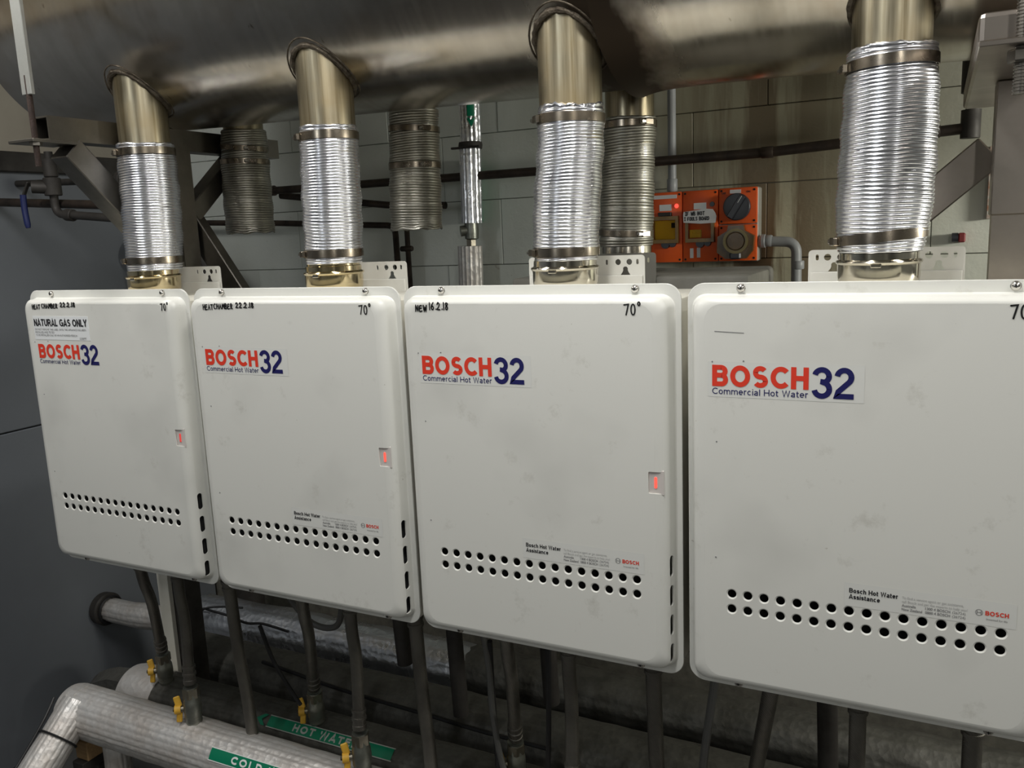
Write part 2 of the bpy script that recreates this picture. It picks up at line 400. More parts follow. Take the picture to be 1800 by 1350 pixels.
# grotesque lettering as strokes: cap height 1, stroke weight w
def glyph(ch, w):
    h = w/2; X = .73; A = arc
    def arch(x0, x1): c = (x0+x1)/2; return [(x0, X*.6)]+A(c, X-h-(x1-x0)/2*.9, (x1-x0)/2, (x1-x0)/2*.9, 180, 0, 10)+[(x1, 0)]
    D = {
     'B': (.74, [[(h, 0), (h, 1)], [(h, 1-h), (.42, 1-h)]+A(.42, (1-h+.52)/2, .27-h+.03, (1-h-.52)/2, 90, -90, 10)+[(h, .52)], [(h, .52), (.44, .52)]+A(.44, (h+.52)/2, .30-h, (.52-h)/2, 90, -90, 10)+[(h, h)]]),
     'O': (.91, [('c', A(.455, .5, .455-h, .5-h, 0, 360-360/32, 31))]), 'G': (.88, [A(.455, .5, .455-h, .5-h, 45, 330, 24)+[(.80, .16), (.80, .47)], [(.47, .47), (.80+h, .47)]]),
     'S': (.72, [A(.36, .5+(.5-h)/2, .33-h, (.5-h)/2, 32, 180, 11)+A(.36, .5+(.5-h)/2, .33-h, (.5-h)/2, 180, 262, 6)+A(.36, .5-(.5-h)/2, .345-h, (.5-h)/2, 82, 0, 6)+A(.36, .5-(.5-h)/2, .345-h, (.5-h)/2, 0, -148, 12)]),
     'C': (.80, [A(.455, .5, .455-h, .5-h, 42, 318, 24)]), 'H': (.76, [[(h, 0), (h, 1)], [(.76-h, 0), (.76-h, 1)], [(h, .5), (.76-h, .5)]]),
     'W': (1.05, [[(h*.8, 1), (.27, h*.3), (.525, .96), (.78, h*.3), (1.05-h*.8, 1)]]), 'A': (.78, [[(h*.6, 0), (.39, .97), (.78-h*.6, 0)], [(.18, .28), (.60, .28)]]),
     'N': (.76, [[(h, 0), (h, 1)], [(.76-h, 0), (.76-h, 1)], [(h, .97), (.76-h, .03)]]), 'T': (.68, [[(.34, 0), (.34, 1)], [(0, 1-h), (.68, 1-h)]]),
     'U': (.74, [[(h, 1), (h, .36)]+A(.37, .36, .37-h, .36-h, 180, 360, 12)+[(.74-h, 1)]]), 'R': (.76, [[(h, 0), (h, 1)], [(h, 1-h), (.42, 1-h)]+A(.42, (1-h+.48)/2, .28-h+.02, (1-h-.48)/2, 90, -90, 10)+[(h, .48)], [(.42, .48), (.70, 0)]]),
     'L': (.60, [[(h, 1), (h, 0)], [(h, h), (.60, h)]]), 'Y': (.74, [[(h*.6, 1), (.37, .45), (.74-h*.6, 1)], [(.37, .5), (.37, 0)]]), 'D': (.78, [[(h, 0), (h, 1)], [(h, 1-h), (.35, 1-h)]+A(.35, .5, .43-h, .5-h, 90, -90, 12)+[(h, h)]]),
     'E': (.66, [[(h, 0), (h, 1)], [(h, 1-h), (.64, 1-h)], [(h, .52), (.60, .52)], [(h, h), (.66, h)]]),
     'o': (.60, [('c', A(.30, X/2, .30-h, X/2-h, 0, 345, 23))]), 'c': (.56, [A(.30, X/2, .30-h, X/2-h, 48, 312, 18)]), 'e': (.60, [[(h, .37), (.60-h, .37)]+A(.30, X/2, .30-h, X/2-h, 0, 312, 22)]),
     'a': (.58, [[(.07, .54)]+A(.28, X-h-.14, .18, .14, 160, 0, 8)+[(.46, 0)], A(.26, .20, .24-h*.5, .20-h, 85, 300, 14)+[(.46, .14)], [(.27, .40-h*.2), (.46, .43)]]),
     'm': (.92, [[(h, 0), (h, X)], arch(h, .46), arch(.46, .92-h)]), 'n': (.58, [[(h, 0), (h, X)], arch(h, .58-h)]), 'h': (.58, [[(h, 0), (h, 1)], arch(h, .58-h)]),
     'r': (.36, [[(h, 0), (h, X)], [(h, X*.6)]+A(.30, X-h-.17, .30-h, .17, 170, 95, 5)+[(.36, X-h)]]), 'i': (w, [[(h, 0), (h, X)], [(h, .87), (h, 1)]]), 'l': (w, [[(h, 0), (h, 1)]]),
     't': (.34, [[(.13, .92), (.13, .12+h*.4), (.20, h), (.34, h)], [(0, X-h), (.34, X-h)]]), 's': (.52, [A(.26, X-h-.15, .23-h*.7, .15, 20, 180, 9)+A(.26, X-h-.15, .23-h*.7, .14, 180, 260, 4)+A(.26, h+.15, .25-h*.7, .145, 80, 0, 5)+A(.26, h+.15, .25-h*.7, .15, 0, -160, 10)]),
     'v': (.5, [[(.04, X), (.25, .03), (.46, X)]]), 'd': (.6, [('c', A(.30, X/2, .30-h, X/2-h, 0, 345, 23)), [(.6-h, 0), (.6-h, 1)]]), 'f': (.34, [[(.12, 0), (.12, .82)]+A(.26, .82, .14, .16, 180, 90, 5)+[(.34, .98)], [(0, X-h), (.32, X-h)]]),
     'I': (w, [[(h, 0), (h, 1)]]), 
     '3': (.60, [A(.29, 1-h*.8-.215, .22, .215, 168, 0, 12)+A(.29, 1-h*.8-.215, .22, .20, 0, -70, 6)+[(.24, .545)], [(.24, .545), (.30, .54)]+A(.29, h*.8+.23, .235, .225, 80, 0, 7)+A(.29, h*.8+.23, .235, .23, 0, -170, 13)]),
     '2': (.60, [A(.30, 1-h*.8-.225, .215, .225, 172, 0, 12)+A(.30, 1-h*.8-.225, .215, .22, 0, -45, 5)+[(.13, .24), (.085, h), (.12, h), (.60, h)]]),
     '7': (.56, [[(0, 1-h), (.52, 1-h), (.2, 0)]]), ' ': (.28, []),
    }
    return D[ch]
def grot(bm, s, x, z, hgt, y, w=.215, gap=.1, width=None, f=None):
    adv = [glyph(c, w)[0] for c in s]; nat = sum(adv)+gap*(len(s)-1); k = (width/(nat*hgt)) if width else 1; n = 0
    for ch in s:
        gw, st = glyph(ch, w)
        for q in st:
            n += 1; cl = q[0] == 'c'; pts = q[1] if cl else q; yy = y-.00003*(n % 5)
            # horizontal scaling keeps the strokes even: scale positions before inking
            F = (lambda q, x=x, yy=yy: (x+q.x, yy, z+q.y)) if f is None else (lambda q, x=x, n=n: f(x+q.x, z+q.y, .00003*(n % 5)))
            ribbon(bm, [(a*k*hgt, b*hgt) for a, b in pts], w*hgt*(k if k < .85 else 1), yy, f=F, closed=cl)
        x += (gw+gap)*hgt*k
    return x
def grot_obj(name, items, mat, parent, label=None):
    bm = nb()
    for s, x, z, hgt, w, width in items: grot(bm, s, x, z, hgt, -.0005, w, .11, width)
    return tag(obj(name, bm, mat, parent, loc=(0, 0, 0), smooth=False), label)
# hand lettering: loose strokes on a 0..1 box
HW = {
 'H': [[(0, 0), (.05, 1)], [(.6, -.05), (.55, 1)], [(0, .5), (.6, .55)]], 'E': [[(.5, .95), (.05, .9), (0, 0), (.55, .05)], [(.03, .5), (.45, .55)]],
 'A': [[(0, 0), (.3, 1), (.6, 0)], [(.12, .4), (.5, .42)]], 'T': [[(0, .95), (.65, 1)], [(.35, 1), (.3, 0)]],
 'C': [arc(.35, .5, .33, .5, 60, 300, 8)], 'M': [[(0, 0), (.1, 1), (.35, .4), (.6, 1), (.7, 0)]],
 'B': [[(.05, 0), (.05, 1), (.4, .95), (.45, .7), (.1, .52), (.55, .4), (.5, .05), (0, 0)]], 'R': [[(.05, 0), (.05, 1), (.45, .9), (.4, .6), (.1, .5), (.55, 0)]],
 'N': [[(0, 0), (.05, 1), (.5, .05), (.55, 1)]], 'W': [[(0, 1), (.15, 0), (.35, .7), (.55, 0), (.7, 1)]],
 'S': [[(.5, .9), (.2, 1), (.05, .75), (.45, .4), (.4, .05), (0, .05)]], 'I': [[(0, 1), (.4, 1)], [(.2, 1), (.2, 0)], [(0, 0), (.4, 0)]],
 'F': [[(.5, 1), (.05, .95), (.05, 0)], [(.05, .5), (.4, .5)]], 'U': [[(0, 1), (.05, .15), (.3, 0), (.5, .2), (.5, 1)]], 'O': [arc(.3, .5, .3, .5, 0, 360, 10)],
 'L': [[(.05, 1), (0, 0), (.45, .05)]], 'D': [[(0, 0), (0, 1), (.4, .85), (.5, .4), (.3, .05), (0, 0)]], 'G': [arc(.35, .5, .33, .5, 60, 330, 9)+[(.65, .45), (.4, .45)]],
 '0': [arc(.27, .5, .25, .5, 0, 360, 10)], '1': [[(.1, 1), (.1, 0)]], '2': [[(0, .75), (.2, 1), (.45, .8), (.35, .45), (0, .05), (.55, 0)]],
 '6': [[(.45, 1), (.1, .6), (.02, .25), (.25, 0), (.5, .2), (.35, .5), (.05, .35)]], '7': [[(0, .95), (.55, 1), (.25, 0)]],
 '8': [[(.4, .9), (.15, .95), (.1, .7), (.45, .3), (.35, .02), (.08, .1), (.12, .4), (.45, .75), (.4, .9)]], '.': [[(.1, .05), (.14, .1)]], '°': [arc(.15, 1.05, .13, .16, 0, 360, 8)],
}
def hand(bm, s, x, z, hgt, y, pen=.0013, adv=.72, tilt=0, f=None, width=None):
    if width:
        nat = sum(.5 if c == ' ' else {'.': .3, '1': .35, 'I': .5, '°': .4}.get(c, adv) for c in s)*hgt; kx = width/nat
        return hand(bm, s, 0, z, hgt, y, pen, adv, tilt, lambda ox, oz: (lambda q: (x+(ox+q.x)*kx, y, oz+q.y)))
    for i, ch in enumerate(s):
        if ch == ' ': x += .5*hgt; continue
        for st in HW[ch]:
            pts = smooth_path([(a*hgt*.8, b*hgt, 0) for a, b in st], 3) if len(st) > 3 else [(a*hgt*.8, b*hgt) for a, b in st]
            ox = x; oz = z+tilt*i*hgt
            ribbon(bm, [(p[0], p[1]) for p in pts], pen, y, f=f(ox, oz) if f else (lambda q, ox=ox, oz=oz: (ox+q.x, y, oz+q.y)), roundcap=True)
        x += {'.': .3, '1': .35, 'I': .5, '°': .4}.get(ch, adv)*hgt
def text_mesh(s, size, width=None, bold=0.0, mat=None, name='lettering', align='LEFT'):
    cu = bpy.data.curves.new('t', 'FONT'); cu.body = s; cu.size = size; cu.offset = bold; cu.align_x = align
    cu.fill_mode = 'FRONT'; cu.resolution_u = 3
    o = bpy.data.objects.new('t', cu); C.objects.link(o)
    dg = bpy.context.evaluated_depsgraph_get(); me = bpy.data.meshes.new_from_object(o.evaluated_get(dg))
    bpy.data.objects.remove(o); bpy.data.curves.remove(cu)
    if width:
        xs = [v.co.x for v in me.vertices]; k = width/(max(xs)-min(xs)); x0 = min(xs) if align == 'LEFT' else 0
        for v in me.vertices: v.co.x = (v.co.x-x0)*k
    me.transform(Matrix.Rotation(math.radians(90), 4, 'X'))
    me.name = name; me.materials.clear(); me.materials.append(mat); return me
def join_text(items, mat, name):
    """items: (text, size, width, bold, x, y, z) -> one mesh"""
    bm = nb()
    for s, size, width, bold, x, y, z in items:
        me = text_mesh(s, size, width, bold, mat); me.transform(Matrix.Translation((x, y, z))); bm.from_mesh(me); bpy.data.meshes.remove(me)
    me = bpy.data.meshes.new(name); bm.to_mesh(me); bm.free(); me.materials.append(mat); return me

# ============================================================ SETTING
YW = 1.24; XL = -.85; XR = 4.6; YF = -3.6; ZC = 3.25
def struct(name, bm, mat, parent=None, **k): return tag(obj(name, bm, mat, parent, **k), kind='structure' if parent is None else None)
struct('floor', box(nb(), (XL-1.6, YF-.1, -.1), (XR+.1, YW+.2, 0)), M['floor'])
struct('ceiling', box(nb(), (XL-1.6, YF-.1, ZC), (XR+.1, YW+.2, ZC+.1)), M['ceiling'])
struct('wall_right', box(nb(), (XR, YF, 0), (XR+.1, YW+.2, ZC)), M['plainwall'])
struct('wall_front', box(nb(), (XL-1.6, YF-.1, 0), (XR, YF, ZC)), M['plainwall'])
bl = nb()
box(bl, (XL-.12, YF, 0), (XL, YW, 1.077), .003); box(bl, (XL-.12, YF, 1.081), (XL, YW, 1.885), .003)
struct('wall_left', bl, M['leftwall'])
struct('trim_1', box(nb(), (XL-.10, YF, 1.885), (XL+.012, YW, 1.948), .004), M['darksteel'])
struct('wall_left', box(nb(), (XL-.14, YF, 1.948), (XL-.04, YW, ZC)), M['beige'])
wb = struct('wall_back', box(nb(), (XL-1.6, YW+.012, 0), (XR, YW+.2, ZC)), M['mortar'])
bm = nb(); box(bm, (0, 0, 0), (.3986, .03, .1980), .0014)
bmesh.ops.recalc_face_normals(bm, faces=bm.faces)
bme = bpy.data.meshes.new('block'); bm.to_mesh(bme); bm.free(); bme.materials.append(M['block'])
for r in range(5, 14):
    z = .537+.2*(r-3)-.6+.4-.0
    z = 1.537+.2*(r-8)
    x = (.338 if (r % 2 == 1) else .538) - .4*3 - .4
    while x < 2.9:
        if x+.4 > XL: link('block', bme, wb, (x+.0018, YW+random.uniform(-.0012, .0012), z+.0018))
        x += .4

# ============================================================ WATER HEATERS
Z0 = .952; HH = .604; WW = .470
UX = [0.0, .483, .9606, 1.4400]
def panel_solid():
    def loops(t):
        L = []
        def add(il, ir, itop, ib, rad, y): L.append((rrect(il, WW-ir, ib, HH-itop, rad, 8), y))
        F = (.006, .008, .0150, .012)
        def ins(k): return (F[0]+k, F[1]+k, F[2]+k*.46, F[3]+k*.7)
        if t == 0:
            add(0, 0, 0, 0, .024, .0335); add(0, 0, 0, 0, .024, .0308); add(.0006, .0006, .0006, .0006, .0235, .0303)
        add(*ins(0+t), .021, .0303+t)
        add(*ins(.0018+t), .020, .0290+t)
        add(*ins(.0050+t), .019, .0200+t)
        add(*ins(.0060+t), .019, .0165+t)
        R = .0165
        for k in range(0, 7):
            a = math.radians(15+75*k/6)
            add(*ins(0.0058+t*.8+R*(1-math.cos(a))*1.15), .019+.006*k/6, .0+R*(1-math.sin(a))*.98+t)
        return L
    out, inn = loops(0), loops(.0018); seq = out+inn[::-1]
    bm = nb(); rings = []
    for pts, y in seq: rings.append([bm.verts.new((x, y, z)) for x, z in pts])
    n = len(rings[0]); no = len(out)
    for i in range(len(rings)):
        p, q = rings[i], rings[(i+1) % len(rings)]
        if i == no-1: continue
        if i == len(rings)-1:
            # back: inner foot loop to outer flange loop
            pass
        for j in range(n): bm.faces.new((p[j], p[(j+1) % n], q[(j+1) % n], q[j]))
    bm.faces.new(rings[no-1]); bm.faces.new(rings[no])
    bmesh.ops.recalc_face_normals(bm, faces=bm.faces)
    me = bpy.data.meshes.new('panel_raw'); bm.to_mesh(me); bm.free(); return me
def boolean(me, cut):
    a = bpy.data.objects.new('a', me); b = bpy.data.objects.new('b', cut); C.objects.link(a); C.objects.link(b)
    m = a.modifiers.new('b', 'BOOLEAN'); m.operation = 'DIFFERENCE'; m.object = b; m.solver = 'EXACT'
    dg = bpy.context.evaluated_depsgraph_get(); dg.update()
    res = bpy.data.meshes.new_from_object(a.evaluated_get(dg))
    bpy.data.objects.remove(a); bpy.data.objects.remove(b); bpy.data.meshes.remove(cut); return res
HX0, HDX = .0700, .3370/15
hz = (1.1120-Z0, 1.0890-Z0)
cut = nb()
for i in range(16):
    for zz in hz: lathe(cut, [(.0080, -.01), (.0080, -.00005), (.0061, .0014), (.0061, .02)], (HX0+HDX*i, 0, zz), 'y', 20, True)
LX, LZ = .438, 1.267-Z0
def prism(bm, pts, y0, y1):
    a = [bm.verts.new((x, y0, z)) for x, z in pts]; b = [bm.verts.new((x, y1, z)) for x, z in pts]; n = len(a)
    for j in range(n): bm.faces.new((a[j], a[(j+1) % n], b[(j+1) % n], b[j]))
    bm.faces.new(a[::-1]); bm.faces.new(b)
prism(cut, rrect(LX-.0105, LX+.0105, LZ-.0165, LZ+.0165, .002, 3), -.01, .01)
for s in range(4):                                   # louvre slots in both flanks
    zc = 1.1345-Z0-.0472*s
    pill = rrect(.0115, .0225, zc-.0165, zc+.0165, .0052, 5)   # (y, z)
    for x0, x1 in ((-.01, .035), (WW-.035, WW+.01)):
        a = [cut.verts.new((x0, y, z)) for y, z in pill]; b = [cut.verts.new((x1, y, z)) for y, z in pill]; n = len(a)
        for j in range(n): cut.faces.new((a[j], a[(j+1) % n], b[(j+1) % n], b[j]))
        cut.faces.new(a[::-1]); cut.faces.new(b)
bmesh.ops.recalc_face_normals(cut, faces=cut.faces)
cme = bpy.data.meshes.new('cut'); cut.to_mesh(cme); cut.free()
pme = boolean(panel_solid(), cme); pme.name = 'front_panel'
pme.shade_smooth(); pme.set_sharp_from_angle(angle=math.radians(30))
for f in pme.polygons:
    if abs(f.normal.y) > .9999 and f.center.y < .01: f.use_smooth = False

ULAB = [('white wall-hung water heater at far left with a NATURAL GAS ONLY sticker'),
        ('white wall-hung water heater second from left, marked HEAT CHAMBER above its red logo'),
        ('white wall-hung water heater marked NEW 16.2.18 in black marker'),
        ('nearest white wall-hung water heater at right, with a dark scratch above its logo')]
def brands(x, z, hgt, wid, k):
    return x
heaters = []
for k in range(4):
    ux = UX[k]
    t = thing('water_heater', ULAB[k], 'water heater', (ux, 0, Z0), 'row of white wall-hung water heaters'); heaters.append(t)
    me = pme.copy(); me.materials.clear(); me.materials.append(M['panel%d' % k])
    fp = link('front_panel', me, t, (0, 0, 0))
    # casing with an added dark sheet for the shade behind the punched front
    bm = nb(); box(bm, (.007, .0345, .006), (.463, .235, HH-.023), .006, seg=2)
    obj('casing', bm, M['casing'], t, loc=(0, 0, 0))
    bm = nb(); box(bm, (.02, .0205, .02), (.45, .0340, HH-.03), .001)
    tag(obj('shade_backing', bm, M['inside'], t, loc=(0, 0, 0)), 'dark sheet painting in the shade behind the punched holes')
    # indicator window
    bm = nb(); box(bm, (LX-.0125, .0022, LZ-.0185), (LX+.0125, .0040, LZ+.0185), .0005)
    win = tag(obj('indicator_window', bm, M['lens'], t, loc=(0, 0, 0)), 'small recessed milky window')
    if k < 3:
        bm = nb(); pts = rrect(LX-.0020, LX+.0020, LZ-.0085, LZ+.0085, .0019, 4); plate(bm, pts, [], .0014, .0024)
        tag(obj('indicator_lamp', bm, M['led'] if k else M['led_dim'], win, loc=(0, 0, 0)), 'glowing red indicator bar')
    # rims of pressed detail: screws on the flange
    for sx, sz in ((.0745, HH-.0075), (.402, HH-.0075), (.0745, .0065), (.402, .0065)):
        bm = nb()
        lathe(bm, [(.0002, -.0058), (.0026, -.0056), (.0044, -.0046), (.0054, -.0030), (.0056, -.0006), (.0062, -.0004), (.0062, .001)], (sx, .0305, sz), 'y', 18, True)
        sc = obj('screw', bm, M['chrome'], t, loc=(0, 0, 0))
        bm = nb(); box(bm, (sx-.0022, .0245, sz-.0005), (sx+.0022, .0252, sz+.0005)); box(bm, (sx-.0005, .0245, sz-.0022), (sx+.0005, .0252, sz+.0022))
        obj('screw_slot', bm, M['inside'], sc, loc=(0, 0, 0), smooth=False)
    # pressed pips
    for px, pz in ((.048, 1.336), (.047, 1.165), (.042, 1.4495), (.0845, 1.4515)):
        bm = nb(); lathe(bm, [(.0011, -.0004), (.0013, .0002)], (px, 0, pz-Z0), 'y', 10, True)
        obj('rivet_pip', bm, M['greyprint'], t, loc=(0, 0, 0))
    # wall bracket showing above the casing
    bx0, bx1 = .136, .352; bz = HH
    holes = []
    for hx in (.330, .196, .288, .205): pass
    for hx in (.339, .284, .203, .149): holes.append(rrect(hx-.0022, hx+.0022, bz+.0185, bz+.0275, .0021, 3))
    for hx in (.3245, .3045, .183, .164): holes.append(circ(hx, bz+.023, .0052, 14))
    for hx in (.3175, .174): holes.append([(hx-.009, bz+.001), (hx+.009, bz+.001), (hx+.0055, bz+.006), (hx+.0042, bz+.009), (hx+.0045, bz+.0125), (hx+.0022, bz+.0152), (hx-.0022, bz+.0152), (hx-.0045, bz+.0125), (hx-.0042, bz+.009), (hx-.0055, bz+.006)])
    outl = rrect(bx0, bx1, bz-.03, bz+.0345, .006, 4)
    bm = nb(); plate(bm, outl, holes, .2372, .2388)
    bb = obj('wall_bracket', bm, M['bracket'], t, loc=(0, 0, 0), smooth=False)
    bm = nb(); box(bm, (bx0+.003, .2315, bz-.05), (bx1-.003, .2368, bz+.0005), .0008); obj('bracket_lip', bm, M['bracket'], bb, loc=(0, 0, 0))
    # flue collar
    bm = nb(); lathe(bm, [(.050, -.01), (.0535, -.004), (.0545, .004), (.0545, .020), (.0565, .0215), (.0575, .0235), (.0565, .0255), (.0525, .027), (.0525, .036), (.050, .037), (.050, .06)], (UX[k]*0+.2410, .155, HH-.004), 'z', 48, True)
    fc = tag(obj('flue_collar', bm, M['silver'] if k > 1 else M['gold'], t, loc=(0, 0, 0)), 'shiny gilded steel flue collar' if k < 2 else 'shiny steel flue collar')
    bm = nb(); box(bm, (.234, .0975, HH+.013), (.248, .1005, HH+.018), .001); obj('collar_clip', bm, M['silver'], fc, loc=(0, 0, 0))
    # bottom ports
    for (px, py, pr) in ((.11, .13, .017), (.235, .13, .017), (.39, .13, .019)):
        bm = nb(); lathe(bm, [(pr+.004, .012), (pr+.004, -.004), (pr, -.006), (pr, -.016), (pr-.003, -.018)], (px, py, 0), 'z', 6 if pr < .019 else 20, True)
        obj('pipe_port', bm, M['greyfit'], t, loc=(0, 0, 0))
    # lettering
    lx = (.051, .048, .0484, .042)[k]
    bm = nb(); ngon(bm, rrect(lx-.006, lx+.196, 1.4005-Z0, 1.4500-Z0, .001, 2), -.0002)
    if k != 0: obj('logo_film', bm, M['clearsticker'], t, loc=(0, 0, 0), smooth=False)
    else: bm.free()
    bm = nb(); grot(bm, 'BOSCH', lx, 1.4155-Z0, .0300, -.0005, .225, .10, .1275)
    tag(obj('logo_lettering', bm, M['red'], t, loc=(0, 0, 0), smooth=False), 'red block capitals BOSCH')
    bm = nb(); grot(bm, '32', lx+.1325, 1.4050-Z0, .0410, -.0005, .175, .08, .0510)
    tag(obj('logo_number', bm, M['navy'], t, loc=(0, 0, 0), smooth=False), 'navy number 32')
    grot_obj('logo_subtitle', [('Commercial Hot Water', lx, 1.4045-Z0, .0088, .135, .1270)], M['navy'], t, 'navy line Commercial Hot Water')
    if k > 0:
        ax = (0, .228, .2235, .227)[k]; az = 1.1395-Z0+(.002 if k < 3 else 0)
        bm = nb(); ngon(bm, rrect(ax-.006, ax+.196, az-.0195, az+.0135, .001, 2), -.0002); obj('help_label', bm, M['clearsticker'], t, loc=(0, 0, 0), smooth=False)
        grot_obj('help_heading', [('Bosch Hot Water', ax, az, .0066, .19, .0600), ('Assistance', ax, az-.0088, .0066, .19, .0385)], M['black'], t, 'bold black Bosch Hot Water Assistance')
        me = join_text([('To find a service agent or get assistance,', .0052, .0720, 0, ax+.065, -.0005, az+.0012), ('call Bosch and get the experts to help you!', .0052, .0765, 0, ax+.065, -.0005, az-.0042)], M['softprint'], 'help_text')
        link('help_text', me, t, (0, 0, 0))
        me = join_text([('Australia', .0052, .0170, .0001, ax+.065, -.0005, az-.0096), ('1300 4 BOSCH', .0052, .0290, .0001, ax+.093, -.0005, az-.0096),
                        ('New Zealand', .0052, .0245, .0001, ax+.065, -.0005, az-.0150), ('0800 4 BOSCH', .0052, .0290, .0001, ax+.093, -.0005, az-.0150), ('(26724)', .0050, .0150, 0, ax+.1245, -.0005, az-.0096), ('(26724)', .0050, .0150, 0, ax+.1245, -.0005, az-.0150)], M['greyprint'], 'help_numbers')
        link('help_numbers', me, t, (0, 0, 0))
        bm = nb(); ribbon(bm, arc(ax+.1545, az-.0028, .0040, .0040, 0, 345, 23), .0007, -.0005, closed=True)
        ribbon(bm, [(ax+.1522, az-.0052), (ax+.1522, az-.0004)], .0008, -.0005); ribbon(bm, [(ax+.1568, az-.0052), (ax+.1568, az-.0004)], .0008, -.0005); ribbon(bm, [(ax+.1522, az-.0028), (ax+.1568, az-.0028)], .0007, -.0005)
        tag(obj('emblem', bm, M['greyprint'], t, loc=(0, 0, 0), smooth=False), 'small grey ring emblem')
        bm = nb(); grot(bm, 'BOSCH', ax+.1615, az-.0055, .0060, -.0005, .215, .10); tag(obj('small_logo', bm, M['red'], t, loc=(0, 0, 0), smooth=False), 'small red BOSCH')
        me = text_mesh('Invented for life', .0040, .0235, 0, M['greyprint']); link('motto', me, t, (ax+.163, -.0005, az-.0118))
    else:
        bm = nb(); box(bm, (.0455, -.0004, 1.4550-Z0), (.2170, .0002, 1.5045-Z0)); st = tag(obj('gas_sticker', bm, M['sticker'], t, loc=(0, 0, 0), smooth=False), 'white sticker reading NATURAL GAS ONLY')
        bm = nb(); grot(bm, 'NATURAL GAS ONLY', .0485, 1.4835-Z0, .0150, -.0008, .20, .10, .1640); obj('sticker_heading', bm, M['black'], st, loc=(0, 0, 0), smooth=False)
        me = join_text([('DO NOT REMOVE THIS LABEL UNTIL THE APPLIANCE HAS BEEN', .006, .158, 0, .0495, -.0008, 1.4745-Z0), ('INSTALLED AND TESTED', .006, .060, 0, .0495, -.0008, 1.4685-Z0),
                        ('TO BE INSTALLED ONLY BY AN AUTHORISED PERSON', .006, .130, 0, .0495, -.0008, 1.4625-Z0), ('530097', .006, .020, 0, .186, -.0008, 1.4570-Z0)], M['greyprint'], 'sticker_text')
        link('sticker_text', me, st, (0, 0, 0))
    bm = nb()
    if k == 0: hand(bm, 'HEAT', .0490, 1.5195-Z0, .0088, -.0006, .0021, width=.027); hand(bm, 'CHAMBER', .0800, 1.5215-Z0, .0085, -.0006, .0021, width=.052); hand(bm, '22.2.18', .1390, 1.5240-Z0, .0088, -.0006, .0021, width=.048)
    if k == 1: hand(bm, 'HEAT', .0545, 1.5195-Z0, .0092, -.0006, .0020, width=.026); hand(bm, 'CHAMBER', .0815, 1.5210-Z0, .0088, -.0006, .0020, width=.048); hand(bm, '22.2.18', .1355, 1.5230-Z0, .0090, -.0006, .0020, width=.045)
    if k == 2: hand(bm, 'NEW', .0425, 1.5180-Z0, .0092, -.0006, .0021, width=.022); hand(bm, '16.2.18', .0680, 1.5205-Z0, .0112, -.0006, .0022, width=.038)
    if k < 3: tag(obj('marker_writing', bm, M['ink'], t, loc=(0, 0, 0), smooth=False), 'handwritten black marker note'); bm = nb()
    sx, sz, sh = ((.427, 1.5175, .0125), (.4080, 1.5125, .0145), (.3950, 1.5140, .0150), (.3960, 1.5120, .0160))[k]
    hand(bm, '70°', sx, sz-Z0, sh, -.0006, .0021, adv=.68)
    tag(obj('marker_temperature', bm, M['ink'], t, loc=(0, 0, 0), smooth=False), 'handwritten 70 degrees mark')
    if k == 3:
        bm = nb(); ribbon(bm, smooth_path([(.045, 1.4920-Z0, 0), (.06, 1.4912-Z0, 0), (.085, 1.4900-Z0, 0)], 4), .0010, -.0004); tag(obj('scratch', bm, M['greyprint'], t, loc=(0, 0, 0), smooth=False), 'thin dark scratch')

# rear heater facing the other way, below the third rear duct
t = thing('water_heater', 'rear water heater backed against the row, only its grey top showing below the orange switches', 'water heater', (1.0, .36, Z0))
bm = nb(); box(bm, (0, .0, 0), (.462, .205, HH-.010), .006, seg=2); obj('casing', bm, M['rear_shaded'], t, loc=(0, 0, 0))
bm = nb(); box(bm, (-.004, .208, 0), (.466, .238, HH-.006), .01, seg=3); obj('front_panel', bm, M['rear_shaded'], t, loc=(0, 0, 0))
bm = nb(); plate(bm, rrect(.12, .296, HH-.03, HH+.034, .006, 4), [circ(.2650, HH+.02, .0052, 14), rrect(.282-.002, .282+.002, HH+.016, HH+.025, .0019, 3)], -.004, -.0022); obj('wall_bracket', bm, M['rear_shaded'], t, loc=(0, 0, 0), smooth=False)
bm = nb(); lathe(bm, [(.049, -.01), (.0495, .04), (.048, .07)], (.208, .09, HH-.004), 'z', 40, True); obj('flue_collar', bm, M['silver'], t, loc=(0, 0, 0))

# ============================================================ EXHAUST MANIFOLD
MY, MR = .305, .270
def mz(x): return 2.171-.0215*x-.001
man = thing('exhaust_manifold', 'large brushed stainless exhaust manifold running overhead along the whole row', 'flue pipe', (0, MY, mz(0)))
XA, XB, XJ = -.09, 2.9, 1.282
def drum(x0, x1, r, capl):
    bm = nb(); pts = []; rad = []
    if capl:
        for k in range(7):
            a = math.radians(90*k/6); pts.append((x0-.07*math.cos(a)+.0, MY, mz(x0))); rad.append(max(.001, r*math.sin(a)))
    n = 60
    for i in range(n+1):
        x = x0+(x1-x0)*(i/n)**(2 if x0 > 1 else 1)
        if capl and i == 0: continue
        flare = .012*math.exp(-(x-x0)/.035) if x0 > 1 else 0
        pts.append((x, MY, mz(x))); rad.append(r+flare)
    tube(bm, pts, rad, 96, True); return bm
obj('manifold_barrel', drum(XA, XJ, MR, False), M['manifold'], man, angle=40)
obj('manifold_barrel', drum(XJ, XB, MR+.003, False), M['manifold'], man, angle=40)
bm = nb(); ringloop(bm, [(XJ+random.uniform(-.0015, .0015), MY+(MR+.002)*math.cos(a), mz(XJ)+(MR+.002)*math.sin(a)) for a in [2*math.pi*i/90 for i in range(90)]], .0075, 8, .45)
tag(obj('joint_weld', bm, M['weld'], man), 'rough scorched weld ring')
